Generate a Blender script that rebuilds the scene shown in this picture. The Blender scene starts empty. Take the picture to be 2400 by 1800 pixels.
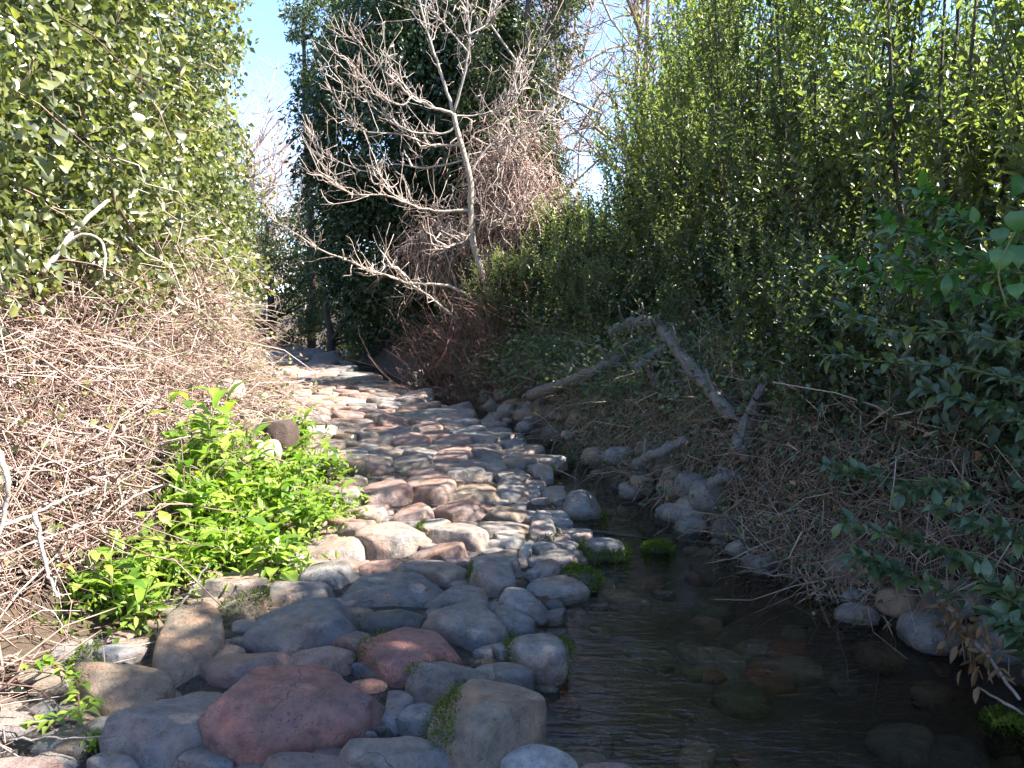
import bpy, math, random
import numpy as np
from mathutils import Vector, Matrix

random.seed(11)
rng = np.random.default_rng(11)
scene = bpy.context.scene
COL = scene.collection

# ------------------------------------------------------------------ camera, sky, sun, exposure
F_PX, HORIZON, CAM_Z = 1848.0, 700.0, 1.65          # photograph is 2400 x 1800
PITCH = math.atan((900 - HORIZON) / F_PX)
CAM = np.array([0.0, 0.0, CAM_Z])
cam_data = bpy.data.cameras.new('camera')
cam_data.sensor_width = 36.0
cam_data.lens = 36.0 * F_PX / 2400.0
cam_data.clip_end = 600.0
cam = bpy.data.objects.new('camera', cam_data)
cam.location = CAM
cam.rotation_euler = (math.radians(90) - PITCH, 0, 0)
COL.objects.link(cam)
scene.camera = cam

SUN_EL = math.radians(50)
SUN_AZ = math.radians(97)                            # clockwise from +Y (view direction): from the right, a touch behind
sun_dir = Vector((math.sin(SUN_AZ) * math.cos(SUN_EL), math.cos(SUN_AZ) * math.cos(SUN_EL), math.sin(SUN_EL)))

world = bpy.data.worlds.new('World')
scene.world = world
world.use_nodes = True
wn = world.node_tree.nodes
wl = world.node_tree.links
wn.clear()
sky = wn.new('ShaderNodeTexSky')
sky.sky_type = 'NISHITA'
sky.sun_disc = False
sky.sun_elevation = SUN_EL
sky.sun_rotation = SUN_AZ
sky.air_density = 0.62
sky.dust_density = 0.1
sky.ozone_density = 2.0
bgn = wn.new('ShaderNodeBackground')
bgn.inputs['Strength'].default_value = 0.12
wo = wn.new('ShaderNodeOutputWorld')
wl.new(sky.outputs['Color'], bgn.inputs['Color'])
wl.new(bgn.outputs['Background'], wo.inputs['Surface'])

sun_data = bpy.data.lights.new('sun', 'SUN')
sun_data.energy = 4.8
sun_data.angle = math.radians(0.55)
sun_data.color = (1.0, 0.94, 0.86)
sun = bpy.data.objects.new('sun', sun_data)
sun.rotation_euler = (-sun_dir).to_track_quat('-Z', 'Y').to_euler()
sun.location = (12, 4, 12)
COL.objects.link(sun)

scene.view_settings.view_transform = 'Standard'
scene.view_settings.look = 'None'
scene.view_settings.exposure = 2.35
scene.view_settings.gamma = 1.0
scene.view_settings.use_curve_mapping = False
scene.render.engine = 'CYCLES'
scene.cycles.use_denoising = True
scene.cycles.max_bounces = 5
scene.cycles.diffuse_bounces = 2
scene.cycles.glossy_bounces = 3
scene.cycles.transmission_bounces = 4
scene.cycles.transparent_max_bounces = 8
scene.cycles.adaptive_threshold = 0.03
scene.cycles.sample_clamp_indirect = 8.0

# ------------------------------------------------------------------ pixel rays and terrain
def ray(px, py):
    u, v = (px - 1200) / F_PX, (900 - py) / F_PX
    c, s = math.cos(PITCH), math.sin(PITCH)
    return np.array([u, c + v * s, -s + v * c])

def at_z(px, py, z):
    d = ray(px, py)
    return CAM + d * ((z - CAM_Z) / d[2])

def at_y(px, py, y):
    d = ray(px, py)
    return CAM + d * (y / d[1])

KY = [-12, 2.8, 3.8, 4.4, 5.5, 6.8, 8.7, 11.3, 13.3, 16, 20, 26, 40, 140]
KL = [-2.6, -2.45, -2.15, -1.95, -1.6, -1.55, -1.95, -3.05, -3.8, -4.75, -6.3, -8.6, -14, -50]
KR = [-0.1, -0.08, 0.03, 0.19, 0.36, 0.37, 0.15, -0.55, -1.5, -2.8, -4.5, -6.6, -11.2, -46.5]
KC = [2.9, 2.7, 2.45, 2.1, 1.8, 1.32, 0.82, 0.12, -0.65, -1.75, -3.3, -5.2, -9.4, -44.5]
def edgeL(y): return np.interp(y, KY, KL)
def edgeR(y): return np.interp(y, KY, KR)
def edgeC(y): return np.interp(y, KY, KC)
WATER_Z = -0.17

def sstep(t):
    t = np.clip(t, 0, 1)
    return t * t * (3 - 2 * t)

def wob(x, y, k, s):
    return (np.sin(x * k + s) * np.cos(y * k * 1.13 + s * 2.1) + 0.5 * np.sin(x * k * 2.3 + y * k * 1.7 + s * 3.3))

def ground_z(x, y):
    x = np.asarray(x, float); y = np.asarray(y, float)
    L, R, C = edgeL(y), edgeR(y), edgeC(y)
    n = wob(x, y, 2.1, 0.4)
    z_path = -0.10 + 0.015 * wob(x, y, 4.0, 1.2) + 0 * x
    t = np.clip((x - R) / (C - R), 0, 1)
    depth = 0.27 * np.clip((C - R) / 1.5, 0.35, 1.0)
    z_bed = WATER_Z + 0.06 - (depth + 0.06) * np.sin(np.pi * t) ** 0.7 + 0.02 * n
    dr = np.clip(x - C, 0, None)
    z_right = WATER_Z + 0.06 + 0.30 * sstep(dr / 0.45) + 0.72 * np.clip(dr - 0.25, 0, 2.6) + 0.06 * n * sstep(dr) + 0.1 * np.clip(dr - 3.2, 0, 12)
    dl = np.clip(L - x, 0, None)
    z_left = -0.10 + 0.25 * sstep(dl / 0.8) + 0.38 * np.clip(dl - 0.3, 0, 4) + 0.06 * n * sstep(dl) + 0.06 * np.clip(dl - 4.3, 0, 12)
    z = np.where(x < L, z_left, np.where(x < R, z_path, np.where(x < C, z_bed, z_right)))
    # the path runs into the trees at the bend
    far = sstep((y - 27) / 5.0)
    z = z + far * 0.25
    return z

def hit(px, py, off=0.0, t0=2.0, t1=60.0):
    d = ray(px, py)
    ts = np.linspace(t0, t1, 1600)
    pts = CAM[None, :] + d[None, :] * ts[:, None]
    below = pts[:, 2] < ground_z(pts[:, 0], pts[:, 1]) + off
    i = int(np.argmax(below)) if below.any() else len(ts) - 1
    return pts[i]

# ------------------------------------------------------------------ mesh helpers
def build_mesh(name, verts, face_arrays, smooth=False, tint=None, tint_name='tint'):
    me = bpy.data.meshes.new(name)
    verts = np.ascontiguousarray(verts, dtype=np.float32)
    me.vertices.add(len(verts))
    me.vertices.foreach_set('co', verts.ravel())
    loops, starts, off = [], [], 0
    for fa in face_arrays:
        fa = np.asarray(fa, dtype=np.int32)
        if len(fa) == 0:
            continue
        k = fa.shape[1]
        loops.append(fa.ravel())
        starts.append(off + np.arange(len(fa), dtype=np.int32) * k)
        off += fa.size
    loops = np.concatenate(loops); starts = np.concatenate(starts)
    me.loops.add(len(loops))
    me.loops.foreach_set('vertex_index', loops)
    me.polygons.add(len(starts))
    me.polygons.foreach_set('loop_start', starts)
    if smooth:
        me.polygons.foreach_set('use_smooth', np.ones(len(starts), dtype=bool))
    if tint is not None:
        a = me.attributes.new(tint_name, 'FLOAT', 'FACE')
        a.data.foreach_set('value', np.ascontiguousarray(tint, dtype=np.float32))
    me.update(calc_edges=True)
    return me

def mk(name, me, mat, parent=None, loc=None, **props):
    o = bpy.data.objects.new(name, me)
    if me is not None and mat is not None and len(me.materials) == 0:
        me.materials.append(mat)
    if loc is not None:
        o.location = loc
    COL.objects.link(o)
    if parent is not None:
        o.parent = parent
        o.matrix_parent_inverse = Matrix.Translation(-parent.location)
    for k, v in props.items():
        o[k] = v
    return o

def thing(name, label, cat, loc, group=None):
    o = bpy.data.objects.new(name, None)
    o.empty_display_size = 0.2
    o.location = Vector([float(c) for c in loc])
    COL.objects.link(o)
    o['label'] = label; o['category'] = cat
    if group: o['group'] = group
    return o

def tag(o, label, cat, group=None):
    o['label'] = label; o['category'] = cat
    if group: o['group'] = group
    return o

def unit(v):
    return v / np.maximum(np.linalg.norm(v, axis=-1, keepdims=True), 1e-9)

def tubes_mesh(name, P, R, sides=3, tint=None):
    """P (N,K,3) polylines, R (N,K) radii."""
    P = np.asarray(P, float); R = np.asarray(R, float)
    N, K, _ = P.shape
    T = np.empty_like(P)
    T[:, 1:-1] = P[:, 2:] - P[:, :-2]; T[:, 0] = P[:, 1] - P[:, 0]; T[:, -1] = P[:, -1] - P[:, -2]
    T = unit(T)
    ref = np.zeros_like(T); ref[..., 0] = 0.31; ref[..., 1] = 0.77; ref[..., 2] = 0.12
    A = unit(np.cross(T, ref)); B = np.cross(T, A)
    ang = np.arange(sides) * 2 * np.pi / sides
    V = P[:, :, None, :] + R[:, :, None, None] * (np.cos(ang)[None, None, :, None] * A[:, :, None, :] + np.sin(ang)[None, None, :, None] * B[:, :, None, :])
    base = (np.arange(N) * K * sides)[:, None, None]
    k = np.arange(K - 1)[None, :, None]; s = np.arange(sides)[None, None, :]
    s2 = (s + 1) % sides
    f = np.stack([base + k * sides + s, base + k * sides + s2, base + (k + 1) * sides + s2, base + (k + 1) * sides + s], -1).reshape(-1, 4)
    caps = []
    for kk, rev in ((0, True), (K - 1, False)):
        c = (np.arange(N) * K * sides)[:, None] + kk * sides + np.arange(sides)[None, :]
        caps.append(c[:, ::-1] if rev else c)
    faces = [f] + caps
    t = None
    if tint is not None:
        t = np.concatenate([np.repeat(tint, (K - 1) * sides), tint, tint])
    return build_mesh(name, V.reshape(-1, 3), faces, smooth=True, tint=t)

def resample(pts, n):
    pts = np.asarray(pts, float)
    # Catmull-Rom through the traced points
    p = np.vstack([2 * pts[0] - pts[1], pts, 2 * pts[-1] - pts[-2]])
    m = len(pts) - 1
    out = []
    for t in np.linspace(0, m, n):
        i = min(int(t), m - 1); f = t - i
        a, b, c, d = p[i], p[i + 1], p[i + 2], p[i + 3]
        out.append(0.5 * ((2 * b) + (-a + c) * f + (2 * a - 5 * b + 4 * c - d) * f * f + (-a + 3 * b - 3 * c + d) * f ** 3))
    return np.array(out)

def tube(name, pts, r0, r1, mat, parent=None, n=14, sides=8, wobble=0.0, **props):
    p = resample(pts, n)
    if wobble:
        p[1:-1] += rng.normal(0, wobble, (n - 2, 3))
    r = np.linspace(r0, r1, n) * (1 + rng.normal(0, 0.08 if sides > 10 else 0.05, n))
    me = tubes_mesh(name, p[None], r[None], sides)
    return mk(name, me, mat, parent, **props)

def leaf_mesh(name, P, D, N, L, W, tint, six=False, fold=0.22, droop=0.12):
    D = unit(D); S = unit(np.cross(D, N)); N = np.cross(S, D)
    L = L[:, None]; W = W[:, None]
    n = len(P)
    if six:
        pts = [P,
               P + D * L * 0.28 + S * W * 0.45 + N * W * fold,
               P + D * L * 0.66 + S * W * 0.38 + N * (W * fold * 0.8 - L * droop * 0.4),
               P + D * L - N * L * droop,
               P + D * L * 0.66 - S * W * 0.38 + N * (W * fold * 0.8 - L * droop * 0.4),
               P + D * L * 0.28 - S * W * 0.45 + N * W * fold]
        V = np.stack(pts, 1).reshape(-1, 3)
        b = np.arange(n)[:, None] * 6
        f = np.concatenate([b + np.array([[0, 1, 2, 3]]), b + np.array([[0, 3, 4, 5]])], 0)
    else:
        pts = [P, P + D * L * 0.42 + S * W * 0.5 + N * W * fold, P + D * L - N * L * droop, P + D * L * 0.42 - S * W * 0.5 + N * W * fold]
        V = np.stack(pts, 1).reshape(-1, 3)
        b = np.arange(n)[:, None] * 4
        f = np.concatenate([b + np.array([[0, 1, 2]]), b + np.array([[0, 2, 3]])], 0)
    return build_mesh(name, V, [f], smooth=False, tint=np.concatenate([tint, tint]))

def rdir(n):
    return unit(rng.normal(0, 1, (n, 3)))

def clumps(centre, radii, ncl, nper, cr, shell=(0.75, 1.05), squash=0.8, zmin=None):
    """leaf positions in many small clumps spread over an ellipsoid; returns points and outward directions"""
    d = rdir(ncl)
    c = np.asarray(centre) + d * np.asarray(radii) * rng.uniform(shell[0], shell[1], (ncl, 1))
    r = cr * rng.uniform(0.5, 1.35, (ncl, 1, 1))
    q = rdir(ncl * nper).reshape(ncl, nper, 3)
    rad = rng.uniform(0.35, 1.0, (ncl, nper, 1)) ** 0.6
    q2 = q * rad * r; q2[..., 2] *= squash
    P = (c[:, None, :] + q2).reshape(-1, 3)
    O = unit(q * 0.7 + d[:, None, :] * 0.8).reshape(-1, 3)
    ct = np.repeat(rng.uniform(0, 1, ncl), nper)
    if zmin is not None:
        k = P[:, 2] > zmin
        P, O, ct = P[k], O[k], ct[k]
    return P, O, ct

def cloud_mesh(name, P, O, ct, size, aspect=0.6, up=0.5, hang=0.25, six=False, tint_mix=0.35, tlo=0.0, thi=1.0):
    n = len(P)
    N = unit(O * 0.6 + np.array([0, 0, up]) + rng.normal(0, 0.5, (n, 3)))
    D = unit(rng.normal(0, 0.8, (n, 3)) + O * 0.5 + np.array([0, 0, -hang]))
    L = size * rng.uniform(0.6, 1.3, n)
    t = tlo + (thi - tlo) * np.clip(ct * tint_mix + rng.uniform(0, 1, n) * (1 - tint_mix), 0, 1)
    return leaf_mesh(name, P, D, N, L, L * aspect * rng.uniform(0.8, 1.15, n), t, six=six)

def shoots_mesh(name_leaf, name_stem, bases, dirs, lens, nleaf, size, aspect, curve=0.2, leaf_up=0.95, six=True, stem_r=0.004, tlo=0, thi=1):
    """upright shoots, each with leaves set round it; returns leaf mesh and stem mesh"""
    ns = len(bases)
    K = 5
    s = np.linspace(0, 1, K)
    side = rdir(ns) * curve; side[:, 2] = np.abs(side[:, 2]) * 0.3
    pts = bases[:, None, :] + (dirs * lens[:, None])[:, None, :] * s[None, :, None] + (side * lens[:, None])[:, None, :] * (s ** 2)[None, :, None]
    R = stem_r * (1.2 - 0.8 * s)[None, :] * np.ones((ns, 1))
    stem = tubes_mesh(name_stem, pts, R, 3)
    tt = (np.arange(nleaf) + 0.5) / nleaf
    tt = 0.12 + 0.88 * tt
    P = bases[:, None, :] + (dirs * lens[:, None])[:, None, :] * tt[None, :, None] + (side * lens[:, None])[:, None, :] * (tt ** 2)[None, :, None]
    ph = np.arange(nleaf)[None, :] * 2.4 + rng.uniform(0, 6.28, (ns, 1))
    A = unit(np.cross(dirs, np.array([0.3, 0.8, 0.1]))); B = np.cross(dirs, A)
    rad = np.cos(ph)[..., None] * A[:, None, :] + np.sin(ph)[..., None] * B[:, None, :]
    D = rad + dirs[:, None, :] * leaf_up + rng.normal(0, 0.2, (ns, nleaf, 3))
    N = dirs[:, None, :] - rad * 0.35 + rng.normal(0, 0.25, (ns, nleaf, 3))
    L = size * rng.uniform(0.7, 1.25, (ns, nleaf)) * (1.15 - 0.55 * tt)[None, :]
    t = np.clip(tlo + (thi - tlo) * (0.25 * rng.uniform(0, 1, (ns, 1)) + 0.45 * rng.uniform(0, 1, (ns, nleaf)) + 0.3 * tt[None, :] ** 2), 0, 1)
    m = ns * nleaf
    leaf = leaf_mesh(name_leaf, P.reshape(m, 3), D.reshape(m, 3), N.reshape(m, 3), L.reshape(m), L.reshape(m) * aspect, t.reshape(m), six=six)
    return leaf, stem

def twigs(bases, dirs, lens, K=5, sag=0.3, jitter=0.06, r=0.005):
    n = len(bases)
    s = np.linspace(0, 1, K)
    side = rdir(n) * 0.35
    pts = bases[:, None, :] + (dirs * lens[:, None])[:, None, :] * s[None, :, None]
    pts = pts + (side * lens[:, None])[:, None, :] * (s ** 2)[None, :, None]
    pts[..., 2] -= (sag * lens)[:, None] * (s ** 2)[None, :]
    pts[:, 1:] += rng.normal(0, 1, (n, K - 1, 3)) * (jitter * lens)[:, None, None]
    rr = r * rng.uniform(0.45, 1.4, n) ** 1.4 * np.where(rng.uniform(0, 1, n) < 0.04, 2.2, 1.0)
    R = rr[:, None] * (1.15 - 0.75 * s)[None, :]
    return pts, R

# ------------------------------------------------------------------ materials
def new_mat(name):
    m = bpy.data.materials.new(name)
    m.use_nodes = True
    nt = m.node_tree
    nt.nodes.clear()
    return m, nt.nodes, nt.links

def ramp(nodes, stops):
    r = nodes.new('ShaderNodeValToRGB')
    e = r.color_ramp.elements
    while len(e) < len(stops):
        e.new(0.5)
    for el, (p, c) in zip(e, stops):
        el.position = p
        el.color = (*c, 1)
    return r

def leaf_mat(name, stops, rough=0.38, trans=0.35, use_object=False, spec=0.5):
    m, n, l = new_mat(name)
    if use_object:
        src = n.new('ShaderNodeObjectInfo').outputs['Random']
    else:
        a = n.new('ShaderNodeAttribute'); a.attribute_name = 'tint'
        src = a.outputs['Fac']
    r = ramp(n, stops)
    l.new(src, r.inputs['Fac'])
    tc = n.new('ShaderNodeTexCoord')
    no = n.new('ShaderNodeTexNoise'); no.inputs['Scale'].default_value = 22; no.inputs['Detail'].default_value = 2
    l.new(tc.outputs['Object'], no.inputs['Vector'])
    mr = n.new('ShaderNodeMapRange'); mr.inputs['To Min'].default_value = 0.7; mr.inputs['To Max'].default_value = 1.3
    l.new(no.outputs['Fac'], mr.inputs['Value'])
    mul = n.new('ShaderNodeMixRGB'); mul.blend_type = 'MULTIPLY'; mul.inputs['Fac'].default_value = 1
    l.new(r.outputs['Color'], mul.inputs['Color1']); l.new(mr.outputs['Result'], mul.inputs['Color2'])
    p = n.new('ShaderNodeBsdfPrincipled')
    p.inputs['Roughness'].default_value = rough
    p.inputs['Specular IOR Level'].default_value = spec
    l.new(mul.outputs['Color'], p.inputs['Base Color'])
    t = n.new('ShaderNodeBsdfTranslucent')
    g = n.new('ShaderNodeMixRGB'); g.blend_type = 'MULTIPLY'; g.inputs['Fac'].default_value = 1
    g.inputs['Color2'].default_value = (1.65, 1.95, 0.8, 1)
    l.new(mul.outputs['Color'], g.inputs['Color1']); l.new(g.outputs['Color'], t.inputs['Color'])
    mx = n.new('ShaderNodeMixShader'); mx.inputs['Fac'].default_value = trans
    l.new(p.outputs['BSDF'], mx.inputs[1]); l.new(t.outputs['BSDF'], mx.inputs[2])
    o = n.new('ShaderNodeOutputMaterial')
    l.new(mx.outputs['Shader'], o.inputs['Surface'])
    return m

def bark_mat(name, c0, c1, scale=14, stretch=6, bump=0.4, rough=0.85):
    m, n, l = new_mat(name)
    tc = n.new('ShaderNodeTexCoord')
    no = n.new('ShaderNodeTexNoise'); no.inputs['Scale'].default_value = scale; no.inputs['Detail'].default_value = 8; no.inputs['Roughness'].default_value = 0.65
    l.new(tc.outputs['Object'], no.inputs['Vector'])
    no2 = n.new('ShaderNodeTexNoise'); no2.inputs['Scale'].default_value = scale * stretch; no2.inputs['Detail'].default_value = 3
    l.new(tc.outputs['Object'], no2.inputs['Vector'])
    ad = n.new('ShaderNodeMath'); ad.operation = 'MULTIPLY_ADD'; ad.inputs[1].default_value = 0.5; 
    l.new(no2.outputs['Fac'], ad.inputs[0]); 
    h = n.new('ShaderNodeMath'); h.operation = 'MULTIPLY'; h.inputs[1].default_value = 0.5
    l.new(no.outputs['Fac'], h.inputs[0]); l.new(h.outputs[0], ad.inputs[2])
    r = ramp(n, [(0.3, c0), (0.7, c1)])
    l.new(ad.outputs[0], r.inputs['Fac'])
    p = n.new('ShaderNodeBsdfPrincipled'); p.inputs['Roughness'].default_value = rough
    l.new(r.outputs['Color'], p.inputs['Base Color'])
    b = n.new('ShaderNodeBump'); b.inputs['Strength'].default_value = bump; b.inputs['Distance'].default_value = 0.02
    l.new(ad.outputs[0], b.inputs['Height']); l.new(b.outputs['Normal'], p.inputs['Normal'])
    o = n.new('ShaderNodeOutputMaterial'); l.new(p.outputs['BSDF'], o.inputs['Surface'])
    return m

def twig_mat(name, stops, rough=0.8):
    m, n, l = new_mat(name)
    a = n.new('ShaderNodeAttribute'); a.attribute_name = 'tint'
    r = ramp(n, stops); l.new(a.outputs['Fac'], r.inputs['Fac'])
    p = n.new('ShaderNodeBsdfPrincipled'); p.inputs['Roughness'].default_value = rough
    l.new(r.outputs['Color'], p.inputs['Base Color'])
    o = n.new('ShaderNodeOutputMaterial'); l.new(p.outputs['BSDF'], o.inputs['Surface'])
    return m

def stone_mat():
    m, n, l = new_mat('river_stone')
    oi = n.new('ShaderNodeObjectInfo')
    tc = n.new('ShaderNodeTexCoord')
    off = n.new('ShaderNodeVectorMath'); off.operation = 'MULTIPLY_ADD'
    comb = n.new('ShaderNodeCombineXYZ')
    for i in range(3): l.new(oi.outputs['Random'], comb.inputs[i])
    off.inputs[1].default_value = (37, 91, 53)
    l.new(comb.outputs[0], off.inputs[0]); l.new(tc.outputs['Object'], off.inputs[2])
    vec = off.outputs[0]
    def noise(scale, detail=6, rough=0.6):
        q = n.new('ShaderNodeTexNoise'); q.inputs['Scale'].default_value = scale
        q.inputs['Detail'].default_value = detail; q.inputs['Roughness'].default_value = rough
        l.new(vec, q.inputs['Vector']); return q.outputs['Fac']
    big, mid, fine = noise(3.2, 4), noise(14, 8, 0.7), noise(70, 4, 0.6)
    # hue patches: rust to slate on the same stone
    warm = ramp(n, [(0.3, (0.72, 0.84, 1.02)), (0.5, (1.0, 1.0, 1.0)), (0.72, (1.38, 1.02, 0.85))]); l.new(big, warm.inputs['Fac'])
    m1 = n.new('ShaderNodeMixRGB'); m1.blend_type = 'MULTIPLY'; m1.inputs['Fac'].default_value = 1
    l.new(oi.outputs['Color'], m1.inputs['Color1']); l.new(warm.outputs['Color'], m1.inputs['Color2'])
    val = ramp(n, [(0.28, (0.45, 0.44, 0.43)), (0.5, (1, 1, 1)), (0.74, (1.5, 1.47, 1.4))]); l.new(mid, val.inputs['Fac'])
    m2 = n.new('ShaderNodeMixRGB'); m2.blend_type = 'MULTIPLY'; m2.inputs['Fac'].default_value = 1
    l.new(m1.outputs['Color'], m2.inputs['Color1']); l.new(val.outputs['Color'], m2.inputs['Color2'])
    # pale lichen flecks
    lich = ramp(n, [(0.62, (0, 0, 0)), (0.70, (1, 1, 1))]); l.new(noise(42, 5, 0.75), lich.inputs['Fac'])
    lf = n.new('ShaderNodeMath'); lf.operation = 'MULTIPLY'; lf.inputs[1].default_value = 0.35
    l.new(lich.outputs['Color'], lf.inputs[0])
    m3 = n.new('ShaderNodeMixRGB'); m3.inputs['Color2'].default_value = (0.42, 0.40, 0.35, 1)
    l.new(lf.outputs[0], m3.inputs['Fac']); l.new(m2.outputs['Color'], m3.inputs['Color1'])
    # vesicle pits
    vo = n.new('ShaderNodeTexVoronoi'); vo.inputs['Scale'].default_value = 60; vo.inputs['Randomness'].default_value = 1
    vs = n.new('ShaderNodeVectorMath'); vs.operation = 'MULTIPLY'; vs.inputs[1].default_value = (1, 1, 1.8)
    l.new(vec, vs.inputs[0]); l.new(vs.outputs[0], vo.inputs['Vector'])
    pit = ramp(n, [(0.10, (0, 0, 0)), (0.24, (1, 1, 1))]); l.new(vo.outputs['Distance'], pit.inputs['Fac'])
    keep = ramp(n, [(0.46, (1, 1, 1)), (0.56, (0, 0, 0))]); l.new(noise(9, 3), keep.inputs['Fac'])
    pm = n.new('ShaderNodeMath'); pm.operation = 'MAXIMUM'; l.new(pit.outputs['Color'], pm.inputs[0]); l.new(keep.outputs['Color'], pm.inputs[1])
    pc = n.new('ShaderNodeMapRange'); pc.inputs['To Min'].default_value = 0.35; pc.inputs['To Max'].default_value = 1.0
    l.new(pm.outputs[0], pc.inputs['Value'])
    m4 = n.new('ShaderNodeMixRGB'); m4.blend_type = 'MULTIPLY'; m4.inputs['Fac'].default_value = 1
    l.new(m3.outputs['Color'], m4.inputs['Color1']); l.new(pc.outputs['Result'], m4.inputs['Color2'])
    # wet below the splash line
    geo = n.new('ShaderNodeNewGeometry'); sep = n.new('ShaderNodeSeparateXYZ'); l.new(geo.outputs['Position'], sep.inputs[0])
    zz = n.new('ShaderNodeMath'); zz.operation = 'MULTIPLY_ADD'; zz.inputs[1].default_value = 0.06; l.new(mid, zz.inputs[0]); l.new(sep.outputs['Z'], zz.inputs[2])
    wet = n.new('ShaderNodeMapRange'); wet.inputs['From Min'].default_value = -0.12; wet.inputs['From Max'].default_value = -0.07
    wet.inputs['To Min'].default_value = 1; wet.inputs['To Max'].default_value = 0
    l.new(zz.outputs[0], wet.inputs['Value'])
    m5 = n.new('ShaderNodeMixRGB'); m5.blend_type = 'MULTIPLY'; m5.inputs['Color2'].default_value = (0.42, 0.40, 0.36, 1)
    l.new(wet.outputs['Result'], m5.inputs['Fac']); l.new(m4.outputs['Color'], m5.inputs['Color1'])
    ve = n.new('ShaderNodeTexVoronoi'); ve.feature = 'DISTANCE_TO_EDGE'; ve.inputs['Scale'].default_value = 3.4
    wv = n.new('ShaderNodeMixRGB'); wv.blend_type = 'ADD'; wv.inputs['Fac'].default_value = 0.22
    nz = n.new('ShaderNodeTexNoise'); nz.inputs['Scale'].default_value = 6; nz.inputs['Detail'].default_value = 4; l.new(vec, nz.inputs['Vector'])
    l.new(vec, wv.inputs['Color1']); l.new(nz.outputs['Color'], wv.inputs['Color2']); l.new(wv.outputs['Color'], ve.inputs['Vector'])
    ck = ramp(n, [(0.0, (0, 0, 0)), (0.013, (1, 1, 1))]); l.new(ve.outputs['Distance'], ck.inputs['Fac'])
    ckm = ramp(n, [(0.54, (1, 1, 1)), (0.64, (0, 0, 0))]); l.new(noise(2.6, 2), ckm.inputs['Fac'])
    cm = n.new('ShaderNodeMath'); cm.operation = 'MAXIMUM'; l.new(ck.outputs['Color'], cm.inputs[0]); l.new(ckm.outputs['Color'], cm.inputs[1])
    cc_ = n.new('ShaderNodeMapRange'); cc_.inputs['To Min'].default_value = 0.6; cc_.inputs['To Max'].default_value = 1.0; l.new(cm.outputs[0], cc_.inputs['Value'])
    m6 = n.new('ShaderNodeMixRGB'); m6.blend_type = 'MULTIPLY'; m6.inputs['Fac'].default_value = 1
    l.new(m5.outputs['Color'], m6.inputs['Color1']); l.new(cc_.outputs['Result'], m6.inputs['Color2'])
    # silt stain in broad patches
    si_ = ramp(n, [(0.52, (0, 0, 0)), (0.68, (1, 1, 1))]); l.new(noise(5.5, 6, 0.7), si_.inputs['Fac'])
    sf = n.new('ShaderNodeMath'); sf.operation = 'MULTIPLY'; sf.inputs[1].default_value = 0.45; l.new(si_.outputs['Color'], sf.inputs[0])
    m7 = n.new('ShaderNodeMixRGB'); m7.inputs['Color2'].default_value = (0.15, 0.115, 0.075, 1)
    l.new(sf.outputs[0], m7.inputs['Fac']); l.new(m6.outputs['Color'], m7.inputs['Color1'])
    m5 = m7
    p = n.new('ShaderNodeBsdfPrincipled')
    rr = n.new('ShaderNodeMapRange'); rr.inputs['To Min'].default_value = 0.68; rr.inputs['To Max'].default_value = 0.25
    l.new(wet.outputs['Result'], rr.inputs['Value']); l.new(rr.outputs['Result'], p.inputs['Roughness'])
    l.new(m5.outputs['Color'], p.inputs['Base Color'])
    hsum = n.new('ShaderNodeMath'); hsum.operation = 'MULTIPLY_ADD'; hsum.inputs[1].default_value = 0.7
    l.new(pm.outputs[0], hsum.inputs[0])
    h2 = n.new('ShaderNodeMath'); h2.operation = 'MULTIPLY_ADD'; h2.inputs[1].default_value = 0.5; l.new(fine, h2.inputs[0])
    h3 = n.new('ShaderNodeMath'); h3.operation = 'MULTIPLY'; h3.inputs[1].default_value = 2.2; l.new(mid, h3.inputs[0])
    l.new(h3.outputs[0], h2.inputs[2]); l.new(h2.outputs[0], hsum.inputs[2])
    h4 = n.new('ShaderNodeMath'); h4.operation = 'MULTIPLY_ADD'; h4.inputs[1].default_value = 0.6
    l.new(cm.outputs[0], h4.inputs[0]); l.new(hsum.outputs[0], h4.inputs[2])
    b = n.new('ShaderNodeBump'); b.inputs['Strength'].default_value = 0.85; b.inputs['Distance'].default_value = 0.014
    l.new(h4.outputs[0], b.inputs['Height']); l.new(b.outputs['Normal'], p.inputs['Normal'])
    o = n.new('ShaderNodeOutputMaterial'); l.new(p.outputs['BSDF'], o.inputs['Surface'])
    return m

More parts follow.
